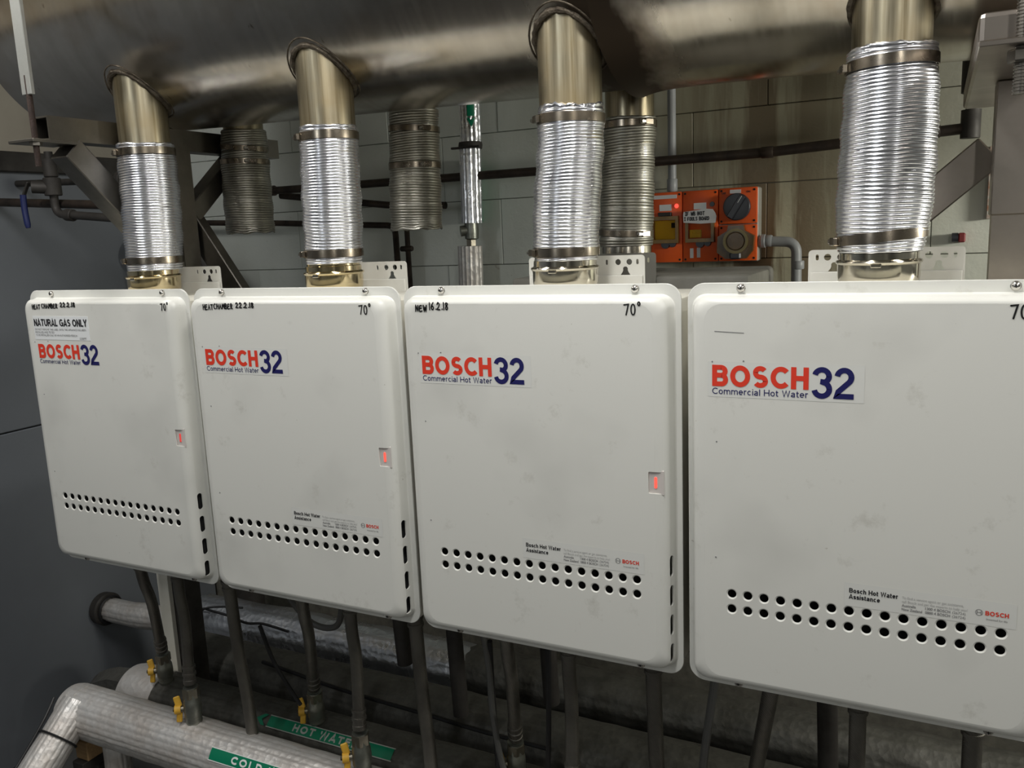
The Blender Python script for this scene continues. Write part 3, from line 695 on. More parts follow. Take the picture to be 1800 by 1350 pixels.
FX = [.2605, .7365, 1.2195, 1.6880]; RXs = [.2585, .7385, 1.2200]
SR = .0505
def weldloop(x, y, sr):
    out = []
    for i in range(56):
        a = 2*math.pi*i/56; yy = y+sr*math.sin(a); out.append((x+sr*math.cos(a), yy, mz(x+sr*math.cos(a))-math.sqrt(MR*MR-(yy-MY)**2)))
    return out
for xs, ys, zb in [(x, .155, z) for x, z in zip(FX, (1.80, 1.79, 1.775, 1.80))]+[(x, .45, z) for x, z in zip(RXs, (1.83, 1.85, 1.79))]:
    SR = .0505 if ys < .3 else .0460
    bm = nb(); tube(bm, [(xs, ys, zb), (xs, ys, zb+.05), (xs, ys, mz(xs)-.11)], SR, 56, True); st = obj('stub_pipe', bm, M['stub'], man)
    bm = nb(); ringloop(bm, weldloop(xs, ys, SR+.003), .0052, 8, .3); obj('weld_bead', bm, M['weld'], st)
    bm = nb(); ringloop(bm, weldloop(xs, ys, SR+.012), .0017, 6, .15); obj('weld_bead', bm, M['weld'], st)

# ============================================================ FLEXIBLE DUCTS
def duct(name, label, y, path, mat, clamps, cside, torn=0.0, pitch=.0054, group=None, hang=False):
    """path: list of (x, z, r) from top to bottom; clamps: list of (z, tilt)"""
    t = thing(name, label, 'flexible duct', (path[-1][0], y, path[-1][1]), group)
    ztop, zbot = path[0][1], path[-1][1]
    def at(z):
        for a, b in zip(path, path[1:]):
            if z >= b[1]-1e-9:
                f = (a[1]-z)/(a[1]-b[1]); f = f*f*(3-2*f) if len(path) < 4 else f
                return a[0]+(b[0]-a[0])*f, a[2]+(b[2]-a[2])*f
        return path[-1][0], path[-1][2]
    n = 60; N = int((ztop-zbot)/pitch); bm = nb(); rings = []; wob = 0
    jit = [random.uniform(-.0003, .0003) for _ in range(N+2)]; tl = [random.uniform(-.0003, .0003) for _ in range(N+2)]
    prev_t = 0
    for i in range(N):
        for sub, rr in ((0, -.0011), (.16, .0001), (.5, .0006), (.84, .0001)):
            f = (i+sub)/N; z = ztop-(ztop-zbot)*f
            x, r = at(z); r += rr+jit[i]+.0010*math.sin(i*.7+len(label))
            for cz, tilt in clamps:
                if abs(z-cz) < .007: r -= .0012
            ring = []
            tw = tl[i]*1.0
            for k in range(n):
                a = 2*math.pi*k/n
                zz = z+.0022*math.sin(a+i*.13)*min(1, min(f, 1-f)*8)+tw*math.cos(a)
                if i == 0: zz += torn*(math.sin(3*a+1)*.4+random.uniform(-.3, .5))
                if hang and i > N-3: zz += .0018*math.sin(7*a)+random.uniform(-.001, .001)
                ring.append(bm.verts.new((x+r*math.cos(a)*(1+.006*math.sin(2*a+i*.05)), y+r*math.sin(a), zz)))
            rings.append(ring)
    for p, q in zip(rings, rings[1:]):
        for j in range(n): bm.faces.new((p[j], p[(j+1) % n], q[(j+1) % n], q[j]))
    # inner wall so the open ends show thickness
    ins = []
    for ring in (rings[-1], rings[0]):
        ins.append([bm.verts.new((v.co.x+(at(v.co.z)[0]-v.co.x)*.03, v.co.y+(y-v.co.y)*.03, v.co.z)) for v in ring])
    for j in range(n):
        bm.faces.new((rings[-1][j], rings[-1][(j+1) % n], ins[0][(j+1) % n], ins[0][j])); bm.faces.new((ins[0][j], ins[0][(j+1) % n], ins[1][(j+1) % n], ins[1][j])); bm.faces.new((ins[1][j], ins[1][(j+1) % n], rings[0][(j+1) % n], rings[0][j]))
    obj('duct_hose', bm, mat, t, angle=75)
    for cz, tilt in clamps:
        x, r = at(cz); R = r+.0022; hgt = .0070 if y < .3 else .0058
        bm = nb(); rr = []
        for rad, dz in ((R-.002, -hgt), (R, -hgt), (R+.0001, 0), (R, hgt), (R-.002, hgt)):
            rr.append([bm.verts.new((x+rad*math.cos(a), y+rad*math.sin(a), cz+dz+tilt*math.cos(a)*R)) for a in [2*math.pi*i/56 for i in range(56)]])
        for i in range(5):
            p, q = rr[i], rr[(i+1) % 5]
            for j in range(56): bm.faces.new((p[j], p[(j+1) % 56], q[(j+1) % 56], q[j]))
        cl = obj('clamp', bm, M['clamp'], t, angle=50)
        ca = math.radians(cside); cx, cy = x+(R+.003)*math.cos(ca), y+(R+.003)*math.sin(ca); tz = cz+tilt*math.cos(ca)*R
        tg = Vector((-math.sin(ca), math.cos(ca), 0))
        bm = nb(); bar(bm, Vector((cx, cy, tz))-tg*.011, Vector((cx, cy, tz))+tg*.008, .007, .011, .001)
        obj('clamp_housing', bm, M['clamp'], cl)
        bm = nb(); a = Vector((cx, cy, tz))-tg*.011; tube(bm, [a, a-tg*.009], .0042, 6, True); obj('clamp_screw', bm, M['chrome'], cl)
    return t
G = 'shiny flexible ducts above the heaters'
duct('flexible_duct', 'shiny ribbed aluminium duct above the heater with the NATURAL GAS ONLY sticker', .155, [(.2605, 1.848, .0560), (.2595, 1.796, .0580), (.258, 1.737, .0592), (.253, 1.654, .0592), (.248, 1.588, .0560)], M['alu'], [(1.832, .02), (1.610, 0)], 238, .003, group=G)
duct('flexible_duct', 'shiny ribbed aluminium duct above the second heater from left', .155, [(.7365, 1.842, .0530), (.734, 1.774, .0540), (.732, 1.712, .0552), (.7295, 1.649, .0548), (.726, 1.592, .0535)], M['alu'], [(1.824, .01), (1.612, 0)], 232, .002, group=G)
duct('flexible_duct', 'bulging shiny ribbed duct with a torn top edge above the heater marked NEW', .155, [(1.2195, 1.830, .0530), (1.217, 1.767, .0535), (1.209, 1.696, .0545), (1.205, 1.641, .0545), (1.2035, 1.587, .0530)], M['alu'], [(1.811, -.02), (1.602, 0)], 222, .006, group=G)
duct('flexible_duct', 'widest and nearest shiny ribbed duct above the right-hand heater', .155, [(1.689, 1.860, .0560), (1.689, 1.79, .0605), (1.687, 1.699, .0625), (1.684, 1.638, .0620), (1.682, 1.588, .0560)], M['alu'], [(1.839, .03), (1.610, .09)], 200, .003, group=G)
G2 = 'dull flexible ducts hanging behind the row'
duct('flexible_duct', 'dull dark flexible duct hanging loose behind, between the first and second shiny ducts', .45, [(.2585, 1.90, .0530), (.254, 1.809, .0560), (.2525, 1.74, .0575), (.252, 1.660, .0570)], M['alu_dull'], [(1.860, -.1), (1.828, -.03)], 330, .002, group=G2, hang=True)
duct('flexible_duct', 'dull dark flexible duct hanging loose behind, right of the second shiny duct', .45, [(.7385, 1.90, .0520), (.733, 1.776, .0550), (.730, 1.71, .0562), (.728, 1.650, .0560)], M['alu_dull'], [(1.862, -.06), (1.786, -.01)], 330, .002, group=G2, hang=True)
duct('flexible_duct', 'dull flexible duct behind the torn-topped shiny duct, joined to the rear heater', .45, [(1.220, 1.840, .0500), (1.214, 1.76, .0505), (1.212, 1.69, .0515), (1.208, 1.600, .0510)], M['alu_dull'], [(1.828, 0), (1.626, -.06)], 330, .002, group=G2)

# ============================================================ SUPPORT FRAMES
def frame(x, ymax, mat, label, left):
    t = thing('support_frame', label, 'metal frame', (x, .3, 0), None)
    s = .046 if left else .036; zt = 1.873 if left else 1.838; xp = x+.003 if left else x+.022
    bm = nb(); hollow(bm, (x, -.022, zt), (x, ymax, zt), s if left else .085, s, .0035) if left else box(bm, (x-.040, -.030, zt-s/2), (x+.06, ymax, zt+s/2), .006, seg=2); obj('beam', bm, mat, t, smooth=False)
    bm = nb(); hollow(bm, (xp, .30, .90), (xp, .30, zt-s/2), .048, .048, .0035, up=(1, 0, 0)); obj('post', bm, mat, t, smooth=False)
    if left: bm = nb(); bar(bm, (x, .025, zt-s/2-.012), (x, .285, zt-.300), .050, .050, .002); obj('brace', bm, mat, t, smooth=False)
    else: bm = nb(); box(bm, (xp-.0265, .2735, 1.632), (xp+.0265, .3265, zt-s/2), .002); obj('post_sleeve', bm, mat, t, smooth=False)
    if left: bm = nb(); bar(bm, (x, .50, zt-s/2+.004), (x, .327, zt-.165), .042, .042, .002); obj('brace', bm, mat, t, smooth=False)
    d = 1 if left else -1
    bm = nb(); bar(bm, (x-.005 if not left else x-.030, .345, zt-.110 if not left else zt-.150), (x-.205 if not left else x+.150, .345, zt-.285 if not left else zt-.40), .028, .052, .002, up=(0, 0, 1)); obj('brace', bm, mat, t, smooth=False)
    # saddle plate, rod and nuts
    bm = nb(); box(bm, (x-.04, -.066, zt-s/2-.0065), (x+(.034 if left else .08), .03, zt-s/2-.0005), .001); obj('plate', bm, mat, t, smooth=False)
    return t, zt
tl_, zt = frame(.182, .63, M['frame'], 'stainless T-shaped support frame at the far left under the manifold', True)
rx, ry = .203, -.052
bm = nb(); tube(bm, [(rx, ry, zt-.075), (rx, ry, 1.965)], .0055, 12, True, lambda i, t, r: r); obj('threaded_rod', bm, M['rust'], tl_)
bm = nb(); box(bm, (rx-.014, ry-.005, 1.93), (rx+.014, ry+.003, 2.62), .001, Matrix.Rotation(0, 3, 'Z')); tag(obj('hanger_strap', bm, M['strap'], tl_, smooth=False), 'flat grey hanger strap')
bm = nb(); lathe(bm, [(.0115, -.036), (.0115, -.026)], (rx, ry, zt), 'z', 6, True); obj('nut', bm, M['frame'], tl_, smooth=False)
tr_, zt = frame(1.826, .63, M['frame_r'], 'stainless support frame at the right edge with post and angled brace', False)
rx, ry = 1.829, -.044
bm = nb(); pts = [(rx, ry, zt-.075+.0006*i) for i in range(0, 900)]
tube(bm, pts, [.0078 if i % 6 < 3 else .0066 for i in range(900)], 14, True); obj('threaded_rod', bm, M['frame'], tr_)
bm = nb(); lathe(bm, [(.0135, -.042), (.0145, -.040), (.0145, -.030), (.0135, -.028)], (rx, ry, zt), 'z', 6, True); obj('nut', bm, M['frame'], tr_, smooth=False)
bm = nb(); box(bm, (1.822, .262, zt-.215), (1.838, .2625, zt-.1)); bm.free()

# ============================================================ ORANGE SWITCHGEAR
FY = 1.178
sw = thing('switchboard', 'orange industrial switchboard with a round black isolator on the block wall', 'switchboard', (1.175, YW, 1.534))
bm = nb(); box(bm, (1.026, FY+.012, 1.533), (1.3265, YW-.002, 1.7275), .003); tag(obj('enclosure', bm, M['switchgrey'], sw), 'grey back enclosure')
def cover(x0, x1, z0, z1):
    bm = nb(); box(bm, (x0+.0008, FY, z0+.0008), (x1-.0008, FY+.0125, z1-.0008), .003, seg=2); c = obj('cover', bm, M['orange'], sw)
    for sx in (x0+.008, x1-.008):
        for sz in (z0+.008, z1-.008):
            bm = nb(); lathe(bm, [(.0030, -.0006), (.0030, .0006)], (sx, FY, sz), 'y', 10, True); obj('cover_screw', bm, M['inside'], c)
    return c
c1 = cover(1.026, 1.125, 1.534, 1.727); c2 = cover(1.125, 1.2235, 1.534, 1.727)
c3 = cover(1.2235, 1.3255, 1.6325, 1.7285); c4 = cover(1.2235, 1.3255, 1.534, 1.6315)
for cc, x0, x1 in ((c1, 1.040, 1.116), (c2, 1.136, 1.214)):
    bm = nb(); box(bm, (x0, FY-.0125, 1.588), (x1, FY-.0105, 1.598)); box(bm, (x0, FY-.0125, 1.651), (x1, FY-.0105, 1.661)); box(bm, (x0, FY-.0125, 1.598), (x0+.008, FY-.0105, 1.651)); box(bm, (x1-.008, FY-.0125, 1.598), (x1, FY-.0105, 1.651)); box(bm, (x0, FY-.012, 1.588), (x0+.003, FY, 1.661)); box(bm, (x1-.003, FY-.012, 1.588), (x1, FY, 1.661)); box(bm, (x0, FY-.012, 1.588), (x1, FY, 1.591)); box(bm, (x0, FY-.012, 1.658), (x1, FY, 1.661))
    w = tag(obj('window_flap', bm, M['amberframe'], cc, smooth=False), 'amber window flap')
    bm = nb(); box(bm, (x0+.006, FY-.0118, 1.596), (x1-.006, FY-.0110, 1.653)); obj('window_pane', bm, M['amber'], w, smooth=False)
    bm = nb(); box(bm, (x0+.02, FY-.012, 1.6615), (x1-.02, FY, 1.672), .001); obj('hinge', bm, M['darksteel'], cc)
    bm = nb()
    if cc is c1: box(bm, (x0+.008, FY-.007, 1.598), (x1-.007, FY+.0, 1.650), .001)
    else: box(bm, (x0+.010, FY-.007, 1.600), (x0+.042, FY+.0, 1.622), .001)
    obj('breaker', bm, M['yellow'], cc)
    bm = nb()
    if cc is c1: box(bm, (x1-.020, FY-.0086, 1.629), (x1-.009, FY-.007, 1.643), .001)
    else:
        for q in range(3): box(bm, (x0+.013+q*.010, FY-.0086, 1.611), (x0+.019+q*.010, FY-.007, 1.617), .0005)
    obj('breaker_toggle', bm, M['inside'] if cc is c1 else M['yellow'], cc)
    bm = nb(); lathe(bm, [(.011, -.009), (.012, .0)], ((x0+x1)/2, FY, 1.5845), 'y', 18, True); lathe(bm, [(.009, -.007), (.010, .0)], ((x0+x1)/2+.020, FY, 1.586), 'y', 18, True); obj('latch', bm, M['knob'], cc)
    bm = nb(); box(bm, (x0+.021, FY-.001, 1.676), (x0+.055, FY+.0005, 1.693)); nl = tag(obj('name_plate', bm, M['sticker'], cc, smooth=False), 'small silver name plate reading CLIPSAL')
    me = text_mesh('CLIPSAL', .0075, .024, .0002, M['black']); link('plate_text', me, nl, None).location = Vector((x0+.026, FY-.0014, 1.6855))-Vector((1.175, YW, 1.534))
    bm = nb(); lathe(bm, [(.0050 if cc is c1 else .0062, -.0035), (.0060 if cc is c1 else .0068, .0)], (x1-.003-.004, FY, 1.688), 'y', 16, True)
    tag(obj('pilot_lamp', bm, M['led'] if cc is c1 else M['knob'], cc), 'lit red pilot lamp' if cc is c1 else 'unlit dark pilot lamp')
bm = nb(); box(bm, (1.034, FY-.001, 1.7085), (1.110, FY+.0005, 1.7185)); tp = obj('label_strip', bm, M['paper'], c1, smooth=False)
me = text_mesh('HOT WATER GAS KIT', .0060, .050, 0, M['greyprint']); link('strip_text', me, tp, None).location = Vector((1.046, FY-.0014, 1.7115))-Vector((1.175, YW, 1.534))
bm = nb(); box(bm, (1.254, FY-.001, 1.713), (1.283, FY+.0005, 1.7225)); obj('label_strip', bm, M['paper'], c3, smooth=False)
for q in range(2):
    bm = nb(); box(bm, (1.146+.019*q, FY-.001, 1.5455+.001*q), (1.1555+.019*q, FY+.0005, 1.572+.001*q)); obj('label_strip', bm, M['paper'], c2, smooth=False)
me = join_text([('ON', .0065, None, .0003, 1.297, FY-.0006, 1.7135), ('OFF', .0065, None, .0003, 1.232, FY-.0006, 1.7120)], M['black'], 'legend'); link('legend', me, c3)
kx, kz = 1.2735, 1.6775
bm = nb(); lathe(bm, [(.0355, 0), (.0355, -.010), (.0335, -.0125), (.028, -.0130), (.0005, -.0130)], (kx, FY, kz), 'y', 44, True); kn = tag(obj('isolator_knob', bm, M['knob'], c3), 'round charcoal rotary isolator')
bm = nb(); a = math.radians(58); d = Vector((math.cos(a), 0, math.sin(a))); bar(bm, Vector((kx, FY-.018, kz))-d*.033, Vector((kx, FY-.018, kz))+d*.033, .016, .0105, .002, up=(0, 1, 0)); obj('knob_grip', bm, M['knob'], kn)
bm = nb(); bar(bm, Vector((kx, FY-.0265, kz))+d*.012, Vector((kx, FY-.0265, kz))+d*.032, .001, .0025, 0, up=(0, 1, 0)); obj('knob_pointer', bm, M['white'], kn, smooth=False)
# socket flap
bm = nb(); ox, oz = 1.2735, 1.585
pts = [(ox-.020, oz+.0445), (ox+.020, oz+.0445), (ox+.023, oz+.030), (ox+.048, oz+.016), (ox+.045, oz-.022), (ox+.028, oz-.043), (ox-.028, oz-.043), (ox-.050, oz-.026), (ox-.048, oz+.016), (ox-.023, oz+.030)]
plate(bm, pts, [], FY-.020, FY-.002); fl = tag(obj('socket_flap', bm, M['amberdark'], c4), 'smoky amber socket flap')
bm = nb(); ri = [(.033, -.0205), (.033, -.0235), (.026, -.0235), (.026, -.0205)]; lathe(bm, ri, (ox, FY, oz+.003), 'y', 40); obj('socket_ring', bm, M['olive'], fl)
bm = nb(); lathe(bm, [(.024, -.0205), (.022, -.0225), (.0005, -.0225)], (ox, FY, oz+.003), 'y', 32, True); obj('socket_face', bm, M['amberdark'], fl)
bm = nb(); box(bm, (ox-.016, FY-.024, oz-.045), (ox+.014, FY-.002, oz-.026), .004); obj('flap_catch', bm, M['knob'], fl)
# handwritten note
bm = nb(); NYY = FY-.0150
note = [(1.131, 1.6620), (1.1325, 1.6705), (1.172, 1.6740), (1.190, 1.6770), (1.212, 1.6745), (1.219, 1.6640), (1.2215, 1.6555), (1.219, 1.6385), (1.178, 1.6375), (1.132, 1.6420)]
plate(bm, note, [], NYY, NYY+.0006)
nt_ = thing('paper_note', 'torn white paper note with black handwriting stuck across the orange switchboard', 'note', (1.175, NYY, 1.6375))
obj('paper', bm, M['paper'], nt_, smooth=False)
bm = nb(); hand(bm, 'IF WB NOT', 1.1375, 1.6605, .0090, NYY-.0003, .0022, adv=.75); hand(bm, 'I FOULS BOARD', 1.1350, 1.6470, .0085, NYY-.0003, .0021, adv=.66)
tag(obj('handwriting', bm, M['ink'], nt_, smooth=False), 'black marker handwriting')

# ============================================================ CONDUITS AND PIPES ON THE WALL
def pipe(name, label, cat, pts, r, mat, n=16, group=None, fittings=(), fmat=None, pname='fitting'):
    P = [Vector(p) for p in pts]; path = [P[0]]
    for i in range(1, len(P)-1): path += elbowpath(P[i-1], P[i], P[i+1], min(.03, (P[i]-P[i-1]).length*.45, (P[i+1]-P[i]).length*.45))
    path.append(P[-1])
    bm = nb(); tube(bm, path, r, n, True); o = tag(obj(name, bm, mat), label, cat, group); origin_to(o, P[0])
    for a, d, fr, fl in fittings:
        a = Vector(a); d = Vector(d).normalized(); bm = nb(); tube(bm, [a-d*fl/2, a-d*fl/2+d*.002, a+d*fl/2-d*.002, a+d*fl/2], [fr*.92, fr, fr, fr*.92], n, True); obj(pname, bm, fmat or mat, o)
    return o
pipe('conduit', 'vertical grey conduit rising from the top of the orange switchboard', 'conduit', [(1.088, 1.212, 1.727), (1.088, 1.212, 2.5)], .0115, M['conduit'], fittings=[((1.088, 1.212, 1.746), (0, 0, 1), .0145, .034)])
pipe('conduit', 'bent grey conduit leaving the right side of the switchboard and turning down', 'conduit', [(1.3265, 1.2, 1.585), (1.423, 1.2, 1.580), (1.428, 1.2, 1.05)], .0135, M['conduit'],
     fittings=[((1.338, 1.2, 1.585), (1, 0, 0), .018, .012), ((1.352, 1.2, 1.585), (1, 0, 0), .0155, .018), ((1.428, 1.2, 1.520), (0, 0, 1), .0155, .022)], fmat=M['conduit'])
YP = 1.12
pipe('wall_pipe', 'long dark horizontal pipe crossing the block wall behind all the ducts', 'pipe', [(-.27, YP, 1.806), (.7, YP, 1.804), (1.36, YP, 1.808), (1.812, YP, 1.828)], .0125, M['pipe_brown'],
     fittings=[((-.262, YP, 1.806), (1, 0, 0), .017, .03), ((1.36, YP, 1.808), (1, 0, 0), .0145, .03), ((1.735, YP, 1.826), (1, 0, 0), .0155, .03)])
pipe('wall_pipe', 'sloping dark pipe just below the long horizontal pipe at left', 'pipe', [(-.25, YP+.03, 1.790), (.20, YP+.02, 1.735), (.40, YP+.02, 1.725)], .011, M['pipe_brown'])
pipe('wall_pipe', 'brown pipe running low along the wall and turning down behind the hanging duct', 'pipe', [(-.80, 1.17, 1.722), (-.3, 1.17, 1.70), (.19, 1.17, 1.672), (.198, 1.17, .9)], .0100, M['pipe_brown'])
pipe('wall_pipe', 'thin brown vertical pipe with a tee below the second hanging duct', 'pipe', [(.247, 1.15, 1.80), (.247, 1.15, .9)], .0085, M['pipe_brown'], fittings=[((.247, 1.15, 1.598), (0, 0, 1), .0125, .018), ((.247, 1.143, 1.598), (1, 0, 0), .0085, .042)])
# valve tee at the right end of the long pipe
t = thing('pipe_valve', 'black valve tee where the long wall pipe meets the right-hand frame', 'valve', (1.79, YP-.005, 1.83))
bm = nb(); tube(bm, [(1.812, YP, 1.805), (1.812, YP, 1.868)], .021, 14); obj('valve_body', bm, M['darksteel'], t)
bm = nb(); tube(bm, [(1.812, YP, 1.868), (1.812, YP, 1.90), (1.815, YP, 1.905), (1.815, YP, 2.05)], [.012, .012, .026, .026], 14); obj('riser', bm, M['darksteel'], t)
bm = nb(); tube(bm, [(1.700, YP, 1.812), (1.699, YP-.016, 1.80), (1.701, YP-.016, 1.78), (1.697, YP-.016, 1.765)], .0016, 6); tube(bm, [(1.700, YP, 1.812), (1.704, YP-.016, 1.798), (1.700, YP-.016, 1.783), (1.706, YP-.016, 1.770)], .0016, 6); tag(obj('tie_wire', bm, M['rust']), 'twisted rusty wire hanging from the long wall pipe', 'wire')
# foil lagged riser on the wall
t = thing('lagged_riser', 'vertical foil-wrapped riser with a valve on the wall, left of the torn-topped duct', 'pipe', (.495, 1.125, .9))
def ribbed(bm, pts, r, n=48, amp=.0018, cap=True, seg=1.0, ribs=24, lump=0):
    P = [Vector(p) for p in pts]; Q = []
    for a, b in zip(P, P[1:]):
        m = max(1, int((b-a).length/.04)); Q += [a+(b-a)*i/m for i in range(m)]
    Q.append(P[-1]); rad = [r*(1+lump*random.uniform(-1, 1)) for _ in Q]
    return tube(bm, Q, rad, ribs*3, cap, lambda i, t, rr: rr+amp*math.cos(ribs*t)+random.uniform(-.0004, .0004))
bm = nb(); ribbed(bm, [(.500, 1.12, 1.668), (.505, 1.12, 1.885)], .031, ribs=18, amp=.0012); obj('lagging', bm, M['foil_bright'], t)
bm = nb(); ribbed(bm, [(.510, 1.12, 1.900), (.512, 1.12, 2.3)], .030, ribs=18, amp=.0012); obj('lagging', bm, M['foil_bright'], t)
bm = nb(); ribbed(bm, [(.475, 1.12, .9), (.488, 1.12, 1.60)], .036, ribs=18, amp=.0015); obj('lagging', bm, M['foil'], t)
bm = nb(); tube(bm, [(.492, 1.12, 1.595), (.498, 1.12, 1.68)], .012, 14); obj('pipe_core', bm, M['greyfit'], t)
bm = nb(); lathe(bm, [(.013, -.03), (.021, -.026), (.022, .0), (.021, .026), (.013, .03)], (.497, 1.12, 1.648), 'z', 18, True); tube(bm, [(.497, 1.12, 1.648), (.470, 1.10, 1.645)], .016, 12); obj('valve_body', bm, M['greyfit'], t)
bm = nb(); lathe(bm, [(.0155, -.012), (.0155, .012)], (.4935, 1.12, 1.612), 'z', 6, True); obj('union_nut', bm, M['brass'], t, smooth=False)
bm = nb(); lathe(bm, [(.034, -.010), (.036, 0), (.034, .010)], (.507, 1.12, 1.892), 'z', 30, True); bar(bm, (.460, 1.09, 1.885), (.555, 1.09, 1.885), .012, .006, .001); obj('support_clip', bm, M['darksteel'], t)
bm = nb()
for z0_, z1_ in ((1.952, 1.975),): 
    for k in range(1): pass
def on_riser(a, z): return (.5115+.0338*math.sin(a), 1.12-.0338*math.cos(a), z)
def curved_quad(bm, a0, a1, zf0, zf1, n=6):
    lo = [bm.verts.new(on_riser(a0+(a1-a0)*i/n, zf0(i/n))) for i in range(n+1)]; hi = [bm.verts.new(on_riser(a0+(a1-a0)*i/n, zf1(i/n))) for i in range(n+1)]
    for i in range(n): bm.faces.new((lo[i], lo[i+1], hi[i+1], hi[i]))
AC = .55
curved_quad(bm, AC-.32, AC+.32, lambda f: 1.972, lambda f: 2.08)
curved_quad(bm, AC-.32, AC+.32, lambda f: 1.958-.022*(1-abs(2*f-1))+.004, lambda f: 1.967-.012*(1-abs(2*f-1))+.004)
tag(obj('flow_arrow', bm, M['green'], t, smooth=False), 'dark green down arrow label')
bm = nb(); box(bm, (.455, 1.18, 1.67), (.475, 1.24, 1.86), .002); tag(obj('mounting_strut', bm, M['green']), 'dark green strip on the wall behind the foil-wrapped riser', 'strut')
# dark cowl elbow behind the first heater
bm = nb(); tube(bm, smooth_path([(-.46, 1.02, 0), (-.46, 1.02, .8), (-.46, 1.02, 1.20), (-.46, 1.02, 1.47), (-.47, 1.02, 1.545), (-.53, 1.02, 1.59), (-.62, 1.02, 1.605), (-.78, 1.02, 1.605)], 5), .062, 32)
o = tag(obj('vent_elbow', bm, M['darksteel']), 'fat dark grey elbow pipe on the wall right of the first shiny duct', 'pipe'); origin_to(o, (-.46, 1.02, 0))
# small red junction on the wall at right
t = thing('wall_sensor', 'small red and grey fitting on the block wall right of the nearest duct', 'fitting', (1.805, YW, 1.577))
bm = nb(); box(bm, (1.800, 1.212, 1.566), (1.816, YW-.001, 1.589), .003); obj('fitting_cap', bm, M['red'] if False else base_mat('dull red plastic', (.22, .03, .03), .5)[0], t)
bm = nb(); tube(bm, [(1.800, 1.224, 1.578), (1.786, 1.224, 1.578)], .0115, 14); obj('fitting_nose', bm, M['knob'], t)
bm = nb(); box(bm, (1.858, 1.22, 1.62), (1.872, YW-.001, 1.79), .001); tag(obj('wall_channel', bm, grain('rust spotted white steel', (.5, .5, .46), (.33, .12, .04), 60, (.5, .7), 0, bstr=.2)), 'rust-spotted white channel on the wall beside the right-hand post', 'channel')

# ============================================================ PIPES AT UPPER LEFT
YL = .5
pipe('wall_pipe', 'dark horizontal pipe at the left edge, level with the blue-handled valve', 'pipe', [(-.84, YL+.03, 1.792), (-.32, YL+.03, 1.757)], .0125, M['pipe_brown'])
pipe('wall_pipe', 'lower dark pipe branching right from the blue-handled valve', 'pipe', [(-.518, YL, 1.915), (-.518, YL, 1.742), (-.20, YL, 1.712)], .0115, M['darksteel'],
     fittings=[((-.518, YL, 1.87), (0, 0, 1), .019, .05), ((-.518, YL, 1.818), (0, 0, 1), .0235, .05), ((-.46, YL, 1.736), (1, 0, -.09), .017, .03)])
pipe('wall_pipe', 'short dark flanged pipe end behind the left frame brace', 'pipe', [(-.845, YL+.12, 1.85), (-.38, YL+.12, 1.832)], .010, M['darksteel'], fittings=[((-.375, YL+.12, 1.832), (1, 0, 0), .026, .02)])
t = thing('ball_valve', 'small valve with a blue dipped lever handle at upper left', 'valve', (-.545, YL-.03, 1.815))
bm = nb(); tube(bm, [(-.52, YL-.005, 1.815), (-.552, YL-.04, 1.818)], .017, 14); obj('valve_body', bm, M['darksteel'], t)
bm = nb(); bar(bm, (-.556, YL-.045, 1.832), (-.582, YL-.05, 1.79), .006, .012, .002, up=(0, 1, 0)); obj('lever', bm, M['darksteel'], t)
bm = nb(); tube(bm, smooth_path([(-.580, YL-.05, 1.798), (-.582, YL-.05, 1.76), (-.577, YL-.05, 1.705)], 4), [.0085]*3+[.0085]*5+[.006], 12); obj('grip', bm, M['blue'], t)

# ============================================================ HOSES, VALVES, LAGGED PIPES BELOW
CY, CZ, CR = .130, .474, .063
HY, HZ, HR = .290, .443, .072
t = thing('lagged_pipe', 'foil-wrapped cold water pipe with COLD WATER label in the left foreground', 'pipe', (-.19, CY, CZ))
bm = nb(); Q = [(-.195, CY, CZ), (-.192, CY, CZ), (-.178, CY, CZ)]
ribbed(bm, [(-.178, CY, CZ), (2.75, CY, CZ)], CR, ribs=26, amp=.0016, lump=.012); obj('lagging', bm, M['foil'], t, angle=80)
bm = nb(); lathe(bm, [(CR*1.01, .03), (CR*1.02, .0), (CR*.98, -.012), (CR*.8, -.022), (CR*.4, -.026)], (-.185, CY, CZ), 'x', 40, True); obj('end_cap', bm, M['foil'], t)
def pipe_label(parent, cy, cz, R, x0, x1, a0, a1, text, tmat, gmat, arrow, px0, bold=.0006, width=None, size=.03):
    """label wrapped on a pipe along x; a = angle from front (-y) upwards"""
    def on(x, a, e=.0): return (x, cy-(R+e)*math.cos(a), cz+(R+e)*math.sin(a))
    bm = nb(); n = 6
    lo = [[bm.verts.new(on(x, a0+(a1-a0)*i/n, .0030)) for i in range(n+1)] for x in (x0, x1)]
    for i in range(n): bm.faces.new((lo[0][i], lo[0][i+1], lo[1][i+1], lo[1][i]))
    l = tag(obj('pipe_label', bm, gmat, parent), 'green pipe label reading '+text)
    ch = size*.72; bm = nb(); am = (a0+a1)/2
    grot(bm, text, px0, -ch/2, ch, 0, .25, .16, width, f=lambda X, Zz, e: on(X, am+Zz/R, .0036+e))
    obj('label_text', bm, tmat, l, smooth=False)
    # white border lines
    bm = nb()
    for aa, bb in ((a0-.03, a0), (a1, a1+.03)):
        q = [bm.verts.new(on(x, a, .0031)) for x, a in ((x0-.002, aa), (x1+.002, aa), (x1+.002, bb), (x0-.002, bb))]; bm.faces.new(q)
    obj('label_border', bm, tmat, l, smooth=False)
    return l, on
pipe_label(t, CY, CZ, CR, .335, .74, .44, .82, 'COLD WATER', M['white'], M['green'], False, .398, size=.0215, width=.22)
t = thing('lagged_pipe', 'foil-wrapped hot water pipe with HOT WATER label behind the cold pipe', 'pipe', (-.17, HY, HZ))
